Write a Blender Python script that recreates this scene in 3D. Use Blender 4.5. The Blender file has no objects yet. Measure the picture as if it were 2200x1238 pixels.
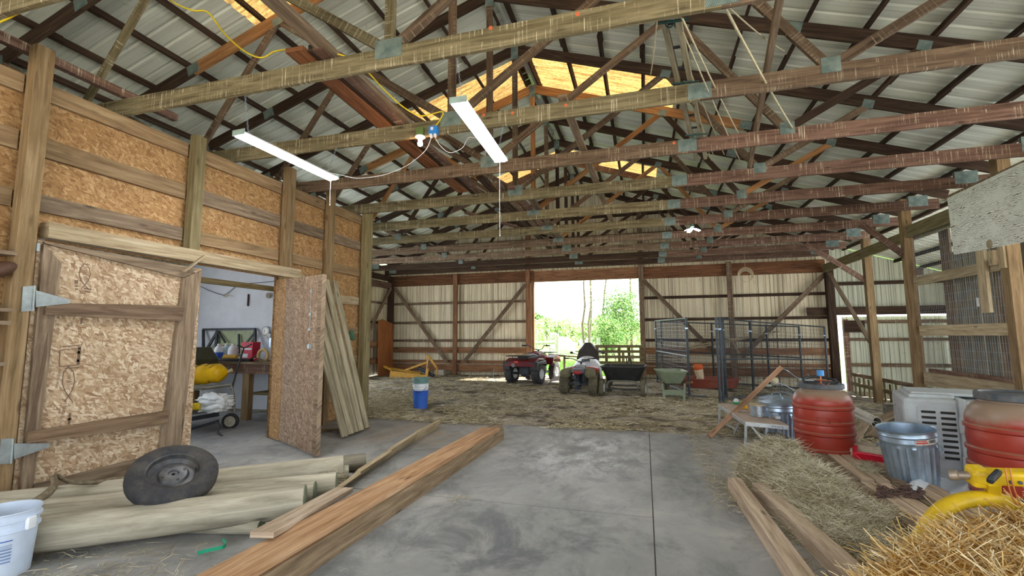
import bpy, bmesh, math, random
EXPOSURE, SKY, SUN, TUBE, BULB, LED, ROOFY, RSIDE = 1.85, 1.3, 8.0, 18, 30, 90, -3.5, 13.0
SKYT, FX0, FX1, FZ = .7, -6.5, 5.0, 3.6
from mathutils import Vector, Matrix
V = Vector
RNG = random.Random(7)
C = bpy.context.scene.collection
SC = bpy.context.scene

# ------------------------------------------------------------ camera, sky, sun, exposure
YAW, PITCH, ROLL, FPX, CAMZ = -0.27623, 0.10318, -0.00445, 996.6, 1.4
cy_, sy_, cp_, sp_ = math.cos(YAW), math.sin(YAW), math.cos(PITCH), math.sin(PITCH)
FWD = V((sy_*cp_, cy_*cp_, sp_)); R0 = V((cy_, -sy_, 0)); U0 = R0.cross(FWD)
cr_, sr_ = math.cos(ROLL), math.sin(ROLL)
RIGHT = R0*cr_ + U0*sr_; UP = U0*cr_ - R0*sr_
cam = bpy.data.cameras.new('camera'); camo = bpy.data.objects.new('camera', cam); C.objects.link(camo)
m = Matrix((RIGHT, UP, -FWD)).transposed().to_4x4(); m.translation = V((0, 0, CAMZ)); camo.matrix_world = m
cam.sensor_fit = 'HORIZONTAL'; cam.sensor_width = 36; cam.lens = 36*FPX/2200; cam.clip_start = .05; cam.clip_end = 600
SC.camera = camo
SC.view_settings.view_transform = 'Standard'; SC.view_settings.look = 'None'
SC.view_settings.gamma = 1; SC.view_settings.use_curve_mapping = False
SC.view_settings.exposure = EXPOSURE
SC.cycles.max_bounces = 10; SC.cycles.diffuse_bounces = 7; SC.cycles.transparent_max_bounces = 12
SC.cycles.sample_clamp_indirect = 6; SC.cycles.use_denoising = True
w = bpy.data.worlds.new('sky'); SC.world = w; w.use_nodes = True
bg = w.node_tree.nodes['Background']; bg.inputs[0].default_value = (.86, .93, 1.0, 1); bg.inputs[1].default_value = SKY
sl = bpy.data.lights.new('sun', 'SUN'); sl.energy = SUN; sl.angle = .02; sl.color = (1, .93, .8)
so = bpy.data.objects.new('sun', sl); C.objects.link(so); so.location = (10, 30, 30)
so.rotation_euler = V((-2.3, -2.1, -3.3)).to_track_quat('-Z', 'Y').to_euler()

# ------------------------------------------------------------ from a direction in the photo to a point on a known plane
def _ray(px, py):
    return FWD + RIGHT*((px-1100)/FPX) - UP*((py-619)/FPX)
def G(px, py, z=0.0):
    d = _ray(px, py); t = (z-CAMZ)/d.z; return V((d.x*t, d.y*t, z))
def PX(px, py, x):
    d = _ray(px, py); t = x/d.x; return V((x, d.y*t, CAMZ+d.z*t))
def PY(px, py, y):
    d = _ray(px, py); t = y/d.y; return V((d.x*t, y, CAMZ+d.z*t))

# ------------------------------------------------------------ mesh builder
class MB:
    def __init__(s): s.v = []; s.f = []; s.uv = []
    def mark(s): return len(s.v)
    def xf(s, M, k=0):
        for i in range(k, len(s.v)): s.v[i] = M @ V(s.v[i])
        return s
    def face(s, pts, uvs=None):
        n = len(s.v); s.v += [V(p) for p in pts]; s.f.append(tuple(range(n, n+len(pts))))
        s.uv.append(uvs or [(p[0], p[1]) for p in map(V, pts)])
    def beam(s, p0, p1, w, h, up=(0, 0, 1), cut0=0, cut1=0):
        """board from p0 to p1 (centre line); w across, h along 'up'; cut0/cut1 slant the ends"""
        p0, p1 = V(p0), V(p1); d = (p1-p0); L = d.length; d.normalize(); up = V(up)
        sd = d.cross(up)
        if sd.length < 1e-4: sd = d.cross(V((0, 1, 0)))
        sd.normalize(); u2 = sd.cross(d)
        o1, o2 = RNG.random()*9, RNG.random()*9
        n = len(s.v)
        for (P, c) in ((p0, cut0), (p1, cut1)):
            for a, b in ((-1, -1), (1, -1), (1, 1), (-1, 1)):
                s.v.append(P+sd*(a*w/2)+u2*(b*h/2)+d*(c*b*h/2))
        per = [0, w, w+h, 2*w+h, 2*w+2*h]
        for i in range(4):
            j = (i+1) % 4
            s.f.append((n+i, n+j, n+4+j, n+4+i))
            s.uv.append([(o1, o2+per[i]), (o1, o2+per[i+1]), (o1+L, o2+per[i+1]), (o1+L, o2+per[i])])
        s.f.append((n+3, n+2, n+1, n)); s.uv.append([(o1, o2), (o1+.02, o2), (o1+.02, o2+w), (o1, o2+w)])
        s.f.append((n+4, n+5, n+6, n+7)); s.uv.append([(o1, o2), (o1+.02, o2), (o1+.02, o2+w), (o1, o2+w)])
        return s
    def box(s, x0, x1, y0, y1, z0, z1):
        a, b, c = x1-x0, y1-y0, z1-z0; X, Y, Z = (x0+x1)/2, (y0+y1)/2, (z0+z1)/2
        if a >= b and a >= c: return s.beam((x0, Y, Z), (x1, Y, Z), b, c)
        if b >= c: return s.beam((X, y0, Z), (X, y1, Z), a, c)
        return s.beam((X, Y, z0), (X, Y, z1), a, b, (0, 1, 0))
    def tube(s, pts, r, n=8, closed=False):
        pts = [V(p) for p in pts]; N = len(pts); k0 = len(s.v); L = 0; o = RNG.random()*9
        rr = r if isinstance(r, (list, tuple)) else [r]*N
        T = []
        for i in range(N):
            a = pts[(i-1) % N] if (closed or i) else pts[i]; b = pts[(i+1) % N] if (closed or i < N-1) else pts[i]
            t = (b-a); t = t.normalized() if t.length > 1e-9 else V((0, 0, 1)); T.append(t)
        x = T[0].orthogonal().normalized(); Ls = []
        for i in range(N):
            if i: L += (pts[i]-pts[i-1]).length
            Ls.append(L)
            x = (x-T[i]*x.dot(T[i])); x = x.normalized() if x.length > 1e-6 else T[i].orthogonal().normalized()
            y = T[i].cross(x)
            for j in range(n):
                a = 2*math.pi*j/n; s.v.append(pts[i]+(x*math.cos(a)+y*math.sin(a))*rr[i])
        M = N if closed else N-1
        for i in range(M):
            i2 = (i+1) % N
            for j in range(n):
                j2 = (j+1) % n
                s.f.append((k0+i*n+j, k0+i*n+j2, k0+i2*n+j2, k0+i2*n+j))
                c = 2*math.pi*max(rr[i], .002)/n; l2 = Ls[i2] if i2 else L
                s.uv.append([(o+Ls[i], o+j*c), (o+Ls[i], o+j*c+c), (o+l2, o+j*c+c), (o+l2, o+j*c)])
        if not closed:
            s.f.append(tuple(k0+j for j in range(n))[::-1]); s.uv.append([(o+.01*math.cos(j), o+.01*math.sin(j)) for j in range(n)])
            s.f.append(tuple(k0+(N-1)*n+j for j in range(n))); s.uv.append([(o+.01*math.cos(j), o+.01*math.sin(j)) for j in range(n)])
        return s
    def lathe(s, prof, n=32, M=None, wob=0, a0=0, a1=2*math.pi):
        """profile of (r, z) turned round Z"""
        k = len(s.v); N = len(prof); full = abs(a1-a0-2*math.pi) < 1e-6; cols = n if full else n+1
        for j in range(cols):
            a = a0+(a1-a0)*j/n
            for (r, z) in prof:
                q = r*(1+wob*math.cos(a*40)) if wob and r > .02 else r
                s.v.append(V((q*math.cos(a), q*math.sin(a), z)))
        for j in range(n):
            j2 = (j+1) % cols
            for i in range(N-1):
                if prof[i][0] < 1e-6 and prof[i+1][0] < 1e-6: continue
                s.f.append((k+j*N+i, k+j2*N+i, k+j2*N+i+1, k+j*N+i+1))
                u0, u1 = j/n*3, (j+1)/n*3
                s.uv.append([(u0, prof[i][1]), (u1, prof[i][1]), (u1, prof[i+1][1]), (u0, prof[i+1][1])])
        if M is not None: s.xf(M, k)
        return s
    def prism(s, poly, t, O, ux, uy):
        """flat outline poly (2D, metres) in the frame O, ux, uy, thickened by t along ux x uy (centred)"""
        O, ux, uy = V(O), V(ux).normalized(), V(uy).normalized(); nz = ux.cross(uy); n = len(poly); k = len(s.v)
        for sg in (-.5, .5):
            for (a, b) in poly: s.v.append(O+ux*a+uy*b+nz*(t*sg))
        s.f.append(tuple(range(k+n-1, k-1, -1))); s.uv.append([poly[i] for i in range(n-1, -1, -1)])
        s.f.append(tuple(range(k+n, k+2*n))); s.uv.append(list(poly))
        for i in range(n):
            j = (i+1) % n
            s.f.append((k+i, k+j, k+n+j, k+n+i)); s.uv.append([poly[i], poly[j], (poly[j][0], poly[j][1]+t), (poly[i][0], poly[i][1]+t)])
        return s
    def ball(s, c, rx, ry=None, rz=None, n=16, mth=8, M=None):
        ry = ry or rx; rz = rz or rx; k = len(s.v)
        prof = [(math.sin(math.pi*i/mth), -math.cos(math.pi*i/mth)) for i in range(mth+1)]
        s.lathe(prof, n)
        T = Matrix.Translation(V(c)) @ (M.to_4x4() if M else Matrix.Identity(4)) @ Matrix.Diagonal((rx, ry, rz, 1))
        return s.xf(T, k)
    def grid(s, fn, nu, nv, uvs=1.0):
        k = len(s.v)
        for i in range(nu+1):
            for j in range(nv+1): s.v.append(V(fn(i/nu, j/nv)))
        for i in range(nu):
            for j in range(nv):
                a = k+i*(nv+1)+j; s.f.append((a, a+nv+1, a+nv+2, a+1))
                s.uv.append([(i/nu*uvs, j/nv*uvs), ((i+1)/nu*uvs, j/nv*uvs), ((i+1)/nu*uvs, (j+1)/nv*uvs), (i/nu*uvs, (j+1)/nv*uvs)])
        return s
    def build(s, name, mat, parent=None, smooth=None, local=False, bevel=0):
        vs = [V(p) for p in s.v]
        loc = V((0, 0, 0))
        if parent is not None:
            if not local:
                Mi = (Matrix.Translation(parent.location) @ parent.rotation_euler.to_matrix().to_4x4())
                if parent.parent is not None:
                    g = parent.parent
                    Mi = (Matrix.Translation(g.location) @ g.rotation_euler.to_matrix().to_4x4()) @ Mi
                Mi = Mi.inverted(); vs = [Mi @ p for p in vs]
        elif not local and vs:
            xs = [p.x for p in vs]; ys = [p.y for p in vs]
            loc = V(((min(xs)+max(xs))/2, (min(ys)+max(ys))/2, min(p.z for p in vs))); vs = [p-loc for p in vs]
        me = bpy.data.meshes.new(name); me.from_pydata([tuple(p) for p in vs], [], s.f)
        ul = me.uv_layers.new(name='UVMap'); flat = [c for fu in s.uv for t in fu for c in (t[0], t[1])]
        ul.data.foreach_set('uv', flat)
        me.materials.append(mat)
        if smooth is not None:
            me.polygons.foreach_set('use_smooth', [True]*len(me.polygons)); me.update()
            me.set_sharp_from_angle(angle=smooth)
        me.update()
        o = bpy.data.objects.new(name, me); C.objects.link(o); o.location = loc
        if parent is not None: o.parent = parent
        if bevel:
            b = o.modifiers.new('edge', 'BEVEL'); b.width = bevel; b.segments = 2; b.limit_method = 'ANGLE'
        return o

def tag(o, label, cat, group=None, kind=None):
    if label: o['label'] = label
    if cat: o['category'] = cat
    if group: o['group'] = group
    if kind: o['kind'] = kind
    return o
def thing(name, label, cat, loc=(0, 0, 0), rotz=0, group=None, kind=None, rot=None):
    o = bpy.data.objects.new(name, None); C.objects.link(o); o.location = loc
    o.rotation_euler = rot if rot else (0, 0, rotz); o.empty_display_size = .1
    return tag(o, label, cat, group, kind)
def struct(name, mb, mat, parent=None, smooth=None, label=None):
    o = mb.build(name, mat, parent, smooth)
    if parent is None: o['kind'] = 'structure'
    if label: o['label'] = label
    return o
def dup(root, loc, rotz, label=None, group=None, scale=None):
    r = root.copy(); C.objects.link(r); r.location = loc; r.rotation_euler = (0, 0, rotz)
    if label: r['label'] = label
    if group: r['group'] = group
    if scale: r.scale = scale
    for ch in list(root.children):
        c = ch.copy(); C.objects.link(c); c.parent = r
        for g in list(ch.children):
            d = g.copy(); C.objects.link(d); d.parent = c
    return r
def arc(c, r, a0, a1, n, ax=(1, 0, 0), ay=(0, 0, 1)):
    c, ax, ay = V(c), V(ax), V(ay)
    return [c+ax*(r*math.cos(a0+(a1-a0)*i/n))+ay*(r*math.sin(a0+(a1-a0)*i/n)) for i in range(n+1)]
def smooth_path(pts, n=6):
    pts = [V(p) for p in pts]; out = []
    for i in range(len(pts)-1):
        p0 = pts[max(i-1, 0)]; p1 = pts[i]; p2 = pts[i+1]; p3 = pts[min(i+2, len(pts)-1)]
        for k in range(n):
            t = k/n
            out.append(.5*((2*p1)+(p2-p0)*t+(2*p0-5*p1+4*p2-p3)*t*t+(3*p1-p0-3*p2+p3)*t**3))
    return out+[pts[-1]]
def sag(a, b, d, n=10):
    a, b = V(a), V(b); return [a.lerp(b, i/n)-V((0, 0, d*4*(i/n)*(1-i/n))) for i in range(n+1)]
def noise2(x, y, s=0):
    from mathutils import noise
    return noise.noise(V((x, y, s*7.3)))
def rotto(d, ref='Z'):
    return V(d).to_track_quat(ref, 'Y').to_matrix().to_4x4()

# ------------------------------------------------------------ materials
def srgb(c):
    return tuple((x/12.92 if x <= .04045 else ((x+.055)/1.055)**2.4) for x in [k/255 for k in c])+(1,)
class NT:
    def __init__(s, name, rough=.8, metal=0, spec=.3):
        s.m = bpy.data.materials.new(name); s.m.use_nodes = True; s.t = s.m.node_tree; s.n = s.t.nodes
        s.b = s.n['Principled BSDF']; s.b.inputs['Roughness'].default_value = rough; s.b.inputs['Metallic'].default_value = metal
        s.b.inputs['Specular IOR Level'].default_value = spec
    def new(s, typ, **kw):
        n = s.n.new(typ)
        for k, v in kw.items(): setattr(n, k, v)
        return n
    def link(s, a, b): s.t.links.new(a, b)
    def coord(s, kind='UV', scale=(1, 1, 1), rot=(0, 0, 0), rnd=0):
        tc = s.new('ShaderNodeTexCoord'); mp = s.new('ShaderNodeMapping')
        mp.inputs['Scale'].default_value = scale; mp.inputs['Rotation'].default_value = rot
        s.link(tc.outputs[kind], mp.inputs[0])
        if rnd:
            oi = s.new('ShaderNodeObjectInfo'); mu = s.new('ShaderNodeMath', operation='MULTIPLY'); mu.inputs[1].default_value = rnd
            s.link(oi.outputs['Random'], mu.inputs[0]); cx = s.new('ShaderNodeCombineXYZ')
            for i in range(3): s.link(mu.outputs[0], cx.inputs[i])
            s.link(cx.outputs[0], mp.inputs['Location'])
        return mp.outputs[0]
    def noise(s, co, scale=1, detail=5, rough=.6, dist=0):
        n = s.new('ShaderNodeTexNoise'); n.inputs['Scale'].default_value = scale; n.inputs['Detail'].default_value = detail
        n.inputs['Roughness'].default_value = rough; n.inputs['Distortion'].default_value = dist; s.link(co, n.inputs['Vector'])
        return n.outputs['Fac']
    def ramp(s, fac, stops):
        r = s.new('ShaderNodeValToRGB'); e = r.color_ramp.elements
        while len(e) < len(stops): e.new(.5)
        for k, (p, c) in enumerate(stops): e[k].position = p; e[k].color = srgb(c) if max(c) > 1 else tuple(c)+(1,)
        s.link(fac, r.inputs[0]); return r.outputs[0]
    def step(s, fac, a, b):
        r = s.new('ShaderNodeMapRange'); r.inputs['From Min'].default_value = a; r.inputs['From Max'].default_value = b
        s.link(fac, r.inputs['Value']); return r.outputs[0]
    def mul(s, a, b):
        n = s.new('ShaderNodeMath', operation='MULTIPLY'); s.link(a, n.inputs[0])
        if isinstance(b, (int, float)): n.inputs[1].default_value = b
        else: s.link(b, n.inputs[1])
        return n.outputs[0]
    def mix(s, fac, a, b, mode='MIX'):
        n = s.new('ShaderNodeMix', data_type='RGBA', blend_type=mode)
        if isinstance(fac, (int, float)): n.inputs[0].default_value = fac
        else: s.link(fac, n.inputs[0])
        for k, x in ((6, a), (7, b)):
            if isinstance(x, tuple): n.inputs[k].default_value = srgb(x) if max(x) > 1.01 else x+(1,)
            else: s.link(x, n.inputs[k])
        return n.outputs[2]
    def vary(s, col, amt=.25, hue=.0):
        oi = s.new('ShaderNodeObjectInfo'); mr = s.new('ShaderNodeMapRange'); mr.inputs['To Min'].default_value = 1-amt; mr.inputs['To Max'].default_value = 1+amt
        s.link(oi.outputs['Random'], mr.inputs['Value']); h = s.new('ShaderNodeHueSaturation'); s.link(mr.outputs[0], h.inputs['Value']); s.link(col, h.inputs['Color'])
        return h.outputs[0]
    def bump(s, h, st=.3, d=.01):
        b = s.new('ShaderNodeBump'); b.inputs['Strength'].default_value = st; b.inputs['Distance'].default_value = d
        s.link(h, b.inputs['Height']); s.link(b.outputs[0], s.b.inputs['Normal'])
    def out(s, col):
        if isinstance(col, tuple): s.b.inputs['Base Color'].default_value = srgb(col) if max(col) > 1.01 else col+(1,)
        else: s.link(col, s.b.inputs['Base Color'])
        return s.m

def wood(name, dark, mid, light, drips=0, stain=.35, vary=.18, grain=1.0, stainc=(60, 46, 34), rough=.85):
    t = NT(name, rough, spec=.2)
    uv = t.coord('UV', (1.1, 16*grain, 1), rnd=7.0)
    a = t.noise(uv, 1.6, 7, .62, .6)
    col = t.ramp(a, [(.3, dark), (.5, mid), (.7, light)])
    f = t.noise(t.coord('UV', (2.5, 150, 1), rnd=3), 1, 3, .6)
    col = t.mix(t.mul(t.step(f, .5, .75), .35), col, dark)
    b = t.noise(t.coord('UV', (1.6, 3.5, 1), rnd=11), 1.3, 4, .6)
    col = t.mix(t.mul(t.step(b, .52, .75), stain), col, stainc)
    vo = t.new('ShaderNodeTexVoronoi'); vo.inputs['Scale'].default_value = 1; t.link(t.coord('UV', (1.7, 6, 1), rnd=5), vo.inputs['Vector'])
    col = t.mix(t.mul(t.step(vo.outputs['Distance'], .13, .04), .7), col, tuple(int(x*.5) for x in dark))
    if drips:
        d = t.noise(t.coord('UV', (80, 2.2, 1), rnd=9), 1, 3, .55); e = t.noise(t.coord('UV', (3, 9, 1), rnd=4), 1, 2)
        col = t.mix(t.mul(t.mul(t.step(d, .57, .66), t.step(e, .42, .58)), drips), col, (205, 196, 172))
    col = t.vary(col, vary); t.bump(f, .25, .004)
    return t.out(col)
W_OLIVE = wood('wood_olive', (79, 72, 52), (116, 106, 80), (144, 134, 106), drips=.8)
W_BROWN = wood('wood_brown', (76, 62, 50), (114, 95, 78), (142, 122, 101), drips=.55)
W_RED = wood('wood_redbrown', (75, 56, 47), (113, 87, 75), (138, 112, 97), drips=.7)
W_DARK = wood('wood_dark', (45, 35, 28), (70, 54, 44), (91, 74, 60), vary=.25)
W_ORANGE = wood('wood_orange', (125, 85, 53), (166, 120, 78), (191, 150, 108), stain=.2)
W_POST = wood('wood_post', (98, 80, 55), (130, 108, 78), (154, 132, 102), stain=.25)
W_POSTG = wood('wood_post_green', (98, 87, 60), (126, 114, 82), (149, 137, 106), stain=.25)
W_BOARD = wood('wood_board', (110, 89, 64), (141, 116, 86), (163, 141, 110), stain=.3)
W_POSTR = wood('wood_post_right', (104, 84, 60), (136, 112, 82), (160, 136, 104), stain=.3)
W_RUST = wood('wood_rust', (98, 70, 50), (136, 98, 71), (162, 124, 94), stain=.4)
W_GREYB = wood('wood_greybrown', (92, 78, 63), (129, 111, 92), (161, 143, 121), stain=.4)
W_PALE = wood('wood_pale', (139, 121, 95), (174, 156, 126), (199, 184, 157), stain=.2)
W_GREY = wood('wood_grey', (92, 86, 76), (128, 122, 108), (158, 152, 138), stain=.3)
W_LOG = wood('wood_log', (130, 124, 108), (170, 163, 145), (198, 191, 173), stain=.3, stainc=(104, 100, 82), grain=.5)
W_LOGEND = wood('wood_log_end', (92, 104, 84), (116, 126, 104), (140, 148, 126), stain=.2)
W_NEW = wood('wood_new_orange', (143, 103, 71), (185, 146, 110), (209, 176, 142), stain=.22, stainc=(110, 84, 62))
W_NEWSIDE = wood('wood_new_side', (104, 88, 70), (144, 123, 98), (172, 152, 126), stain=.4)
W_TIMBER = wood('wood_timber', (141, 122, 102), (179, 159, 138), (202, 185, 166), stain=.25, stainc=(120, 100, 83))
W_LEAN = wood('wood_lean', (116, 106, 85), (149, 140, 116), (176, 166, 143), stain=.3)

def osb(name, cols, dust=0, dirt=0, con=1.0):
    t = NT(name, .8, spec=.25); base = t.coord('UV', (1, 1, 1))
    nz = t.new('ShaderNodeTexNoise'); nz.inputs['Scale'].default_value = 5; t.link(base, nz.inputs['Vector'])
    ad = t.new('ShaderNodeVectorMath', operation='MULTIPLY_ADD'); t.link(nz.outputs['Color'], ad.inputs[0]); ad.inputs[1].default_value = (.05, .05, 0); t.link(base, ad.inputs[2])
    def layer(rot, L, W_):
        mp = t.new('ShaderNodeMapping', vector_type='TEXTURE'); mp.inputs['Rotation'].default_value = (0, 0, rot); mp.inputs['Scale'].default_value = (L, W_, 1); mp.inputs['Location'].default_value = (rot*3.1, rot*1.7, 0)
        t.link(ad.outputs[0], mp.inputs[0]); vo = t.new('ShaderNodeTexVoronoi'); vo.inputs['Scale'].default_value = 1; t.link(mp.outputs[0], vo.inputs['Vector'])
        sp = t.new('ShaderNodeSeparateColor'); t.link(vo.outputs['Color'], sp.inputs[0]); return sp.outputs
    LS = [layer(.35, .075, .022), layer(-.8, .06, .02), layer(1.3, .055, .02), layer(2.1, .07, .018), layer(-.25, .05, .016)]
    col = t.ramp(LS[0][0], cols)
    for q in LS[1:]: col = t.mix(t.step(q[1], .62, .66), col, t.ramp(q[0], cols))
    g = t.noise(base, 110, 3, .6); col = t.mix(t.mul(t.step(g, .4, .75), .3), col, (96, 70, 46))
    g2 = t.noise(base, 2.2, 4, .6); col = t.mix(t.mul(t.step(g2, .4, .75), .22), col, (120, 92, 64))
    if dust:
        n = t.noise(base, 3, 5, .65); col = t.mix(t.mul(t.step(n, .3, .75), dust), col, (160, 142, 122))
    if dirt:
        n = t.noise(t.coord('UV', (2.2, .9, 1)), 2.5, 6, .65); col = t.mix(t.mul(t.step(n, .42, .7), dirt), col, (104, 80, 62))
    t.bump(LS[0][0], .15, .003)
    return t.out(col)
OSB = osb('osb', [(0, (136, 100, 64)), (.35, (162, 123, 80)), (.7, (176, 138, 92)), (1, (196, 162, 118))])
OSB_DOOR = osb('osb_door', [(0, (138, 108, 82)), (.3, (172, 144, 114)), (.65, (194, 170, 140)), (1, (222, 206, 182))], dust=.2)
OSB_OLD = osb('osb_weathered', [(0, (116, 92, 74)), (.4, (154, 128, 106)), (.75, (170, 146, 122)), (1, (194, 174, 152))], dust=.3, dirt=.35)


def plain(name, c, rough=.5, metal=0, var=.12, sc=8, dirt=0, dirtc=(120, 104, 84), spec=.4, bump=0, kind='Object'):
    t = NT(name, rough, metal, spec)
    n = t.noise(t.coord(kind, (1, 1, 1)), sc, 5, .6)
    col = t.ramp(n, [(.25, tuple(int(x*(1-var)) for x in c)), (.75, tuple(min(255, int(x*(1+var))) for x in c))])
    if dirt:
        d = t.noise(t.coord(kind, (1, 1, 1)), sc*.5+1.5, 6, .7); col = t.mix(t.mul(t.step(d, .42, .7), dirt), col, dirtc)
    if bump: t.bump(n, bump, .01)
    return t.out(col)
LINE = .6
def metalsheet(name, c, streak, amt=.5, vert='z', rough=.55):
    t = NT(name, rough, 0, .35)
    sc = (7, 7, .35) if vert == 'z' else (.3, 5, .3)
    n = t.noise(t.coord('Object', sc), 1.4, 6, .65); n2 = t.noise(t.coord('Object', (.5, .5, .5)), 1.2, 4, .6)
    col = t.ramp(n2, [(.3, tuple(int(x*.93) for x in c)), (.7, c)])
    col = t.mix(t.mul(t.step(n, .5, .74), amt), col, streak)
    n4 = t.noise(t.coord('Object', (26, 26, .12) if vert == 'z' else (.12, 26, .12)), 1.0, 3, .6); col = t.mix(t.mul(t.step(n4, .54, .64), LINE if vert == 'z' else .25), col, tuple(int(x*.55) for x in streak))  # thin dark lines: dirt, also painted in where ribs shade too little
    n3 = t.noise(t.coord('Object', (3, 3, 3)), 2.5, 6, .75); col = t.mix(t.mul(t.step(n3, .6, .72), amt*.7), col, tuple(int(x*.6) for x in streak))
    return t.out(col)
ROOF = metalsheet('roof_metal', (232, 236, 222), (172, 174, 162), .55, 'x')
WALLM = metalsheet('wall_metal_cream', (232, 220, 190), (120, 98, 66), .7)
WALLG = metalsheet('wall_metal_pale', (206, 210, 192), (140, 140, 120), .55)
SILVER = plain('silver_flashing', (224, 226, 230), .35, .35, .08)
def skylight():
    t = NT('skylight_fibreglass', .5, 0, .3)
    n = t.noise(t.coord('Object', (1.5, 22, 1.5)), 1.2, 5, .6)
    col = t.ramp(n, [(.35, (90, 68, 36)), (.6, (142, 114, 68))])
    n2 = t.noise(t.coord('Object', (6, 6, 6)), 3, 6, .75); col = t.mix(t.mul(t.step(n2, .45, .7), .75), col, (62, 38, 14))
    tr = t.new('ShaderNodeBsdfTranslucent'); t.link(col, tr.inputs[0]); mx = t.new('ShaderNodeMixShader'); mx.inputs[0].default_value = SKYT
    t.link(t.b.outputs[0], mx.inputs[1]); t.link(tr.outputs[0], mx.inputs[2]); t.link(mx.outputs[0], t.n['Material Output'].inputs[0]); t.out(col)
    return t.m
SKYL = skylight()
def concrete():
    t = NT('concrete', .8, 0, .3)
    P = t.coord('Object', (1, 1, 1))
    a = t.noise(P, .9, 7, .62, .3); b = t.noise(P, 14, 6, .7); c = t.noise(t.coord('Object', (1.1, .8, 1)), 1.7, 8, .72, .5)
    col = t.ramp(a, [(.3, (130, 130, 130)), (.5, (153, 153, 152)), (.7, (174, 172, 168))])
    col = t.mix(t.mul(t.step(c, .47, .64), .6), col, (92, 94, 98))
    col = t.mix(t.mul(t.step(b, .5, .8), .3), col, (112, 104, 94))
    d = t.noise(t.coord('Object', (1.3, .7, 1)), 2.1, 9, .78, .2)
    # pale lime patch near the slab's end
    sp = t.new('ShaderNodeSeparateXYZ'); tc = t.new('ShaderNodeNewGeometry'); t.link(tc.outputs['Position'], sp.inputs[0])
    def bell(o, c0, w):
        s1 = t.new('ShaderNodeMath', operation='SUBTRACT'); t.link(o, s1.inputs[0]); s1.inputs[1].default_value = c0
        s2 = t.new('ShaderNodeMath', operation='ABSOLUTE'); t.link(s1.outputs[0], s2.inputs[0]); return t.step(s2.outputs[0], w, w*.3)
    msk = t.mul(bell(sp.outputs[0], -.75, 1.0), bell(sp.outputs[1], 5.9, 1.5))
    col = t.mix(t.mul(t.mul(t.step(d, .46, .58), msk), .8), col, (205, 206, 208))
    msk2 = t.mul(bell(sp.outputs[0], -.9, 1.1), bell(sp.outputs[1], 3.1, .9))
    col = t.mix(t.mul(t.mul(t.step(c, .38, .6), msk2), .6), col, (84, 88, 92))
    msk3 = t.mul(bell(sp.outputs[0], -3.2, 1.1), bell(sp.outputs[1], 6.3, 1.2))
    col = t.mix(t.mul(t.mul(t.step(d, .42, .6), msk3), .45), col, (170, 140, 104))
    g = t.noise(P, 40, 4, .7); col = t.mix(t.step(g, .68, .74), col, (70, 62, 54))
    t.bump(b, .12, .01)
    return t.out(col)
CONC = concrete()
def dirt():
    t = NT('barn_dirt', .95, 0, .1); P = t.coord('Object', (1, 1, 1))
    a = t.noise(P, .8, 7, .65, .4); b = t.noise(t.coord('Object', (1, 2.2, 1)), 16, 6, .7)
    col = t.ramp(b, [(.3, (108, 100, 88)), (.5, (164, 154, 138)), (.68, (206, 198, 180))])
    col = t.mix(t.mul(t.step(a, .5, .6), .6), col, (112, 98, 66))
    c = t.noise(P, 2.3, 6, .7); col = t.mix(t.mul(t.step(c, .48, .58), .8), col, (66, 58, 50))
    t.bump(b, .6, .03); return t.out(col)
DIRT = dirt()
def blade(name, cols, rough=.7):
    t = NT(name, rough, 0, .25); tc = t.new('ShaderNodeTexCoord'); sp = t.new('ShaderNodeSeparateXYZ'); t.link(tc.outputs['UV'], sp.inputs[0])
    return t.out(t.ramp(sp.outputs[0], cols))
HAY = blade('hay', [(0, (126, 118, 96)), (.3, (176, 168, 142)), (.65, (204, 197, 172)), (1, (228, 222, 204))])
STRAW = blade('straw', [(0, (158, 116, 62)), (.3, (200, 162, 98)), (.65, (220, 192, 136)), (1, (238, 226, 194))])
LITTER = blade('litter', [(0, (112, 98, 70)), (.35, (160, 148, 114)), (.7, (196, 186, 156)), (1, (224, 216, 196))])
GRASS = blade('grass', [(0, (52, 96, 24)), (.5, (92, 140, 44)), (1, (140, 172, 78))])
LEAF = blade('leaf', [(0, (64, 104, 46)), (.5, (98, 138, 70)), (1, (156, 182, 108))])
LEAFP = blade('leaf_hazed', [(0, (140, 164, 104)), (.5, (172, 190, 130)), (1, (200, 210, 160))])  # haze over the far trees painted into the paled leaf colour
BARK = plain('bark', (104, 92, 80), .9, 0, .3, 10)
LAWN = plain('lawn', (96, 132, 56), .95, 0, .3, 3)
GALV = plain('galvanised', (164, 184, 204), .35, .75, .14, 9, .25, (128, 130, 132))
ZINC = plain('zinc_hinge', (150, 158, 158), .45, .6, .12, 14)
PLATE = None
def plate():
    t = NT('truss_plate', .5, .3, .4); tc = t.new('ShaderNodeTexCoord'); sp = t.new('ShaderNodeSeparateXYZ'); t.link(tc.outputs['Object'], sp.inputs[0])
    def s_(o, f):
        m1 = t.mul(o, f); q = t.new('ShaderNodeMath', operation='SINE'); t.link(m1, q.inputs[0]); return q.outputs[0]
    h = t.mul(s_(sp.outputs[0], 420.0), s_(sp.outputs[2], 230.0)); n = t.noise(tc.outputs['Object'], 9, 3, .6)
    col = t.ramp(n, [(.35, (104, 124, 122)), (.65, (150, 164, 158))]); return t.out(t.mix(t.mul(t.step(h, .1, .5), .75), col, (62, 76, 78)))
PLATE = plate()
WHITE_E = None
def emit(name, c, s):
    t = NT(name); e = t.b; e.inputs['Emission Color'].default_value = tuple(c)+(1,); e.inputs['Emission Strength'].default_value = s; e.inputs['Base Color'].default_value = (.9, .9, .9, 1); return t.m
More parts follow.
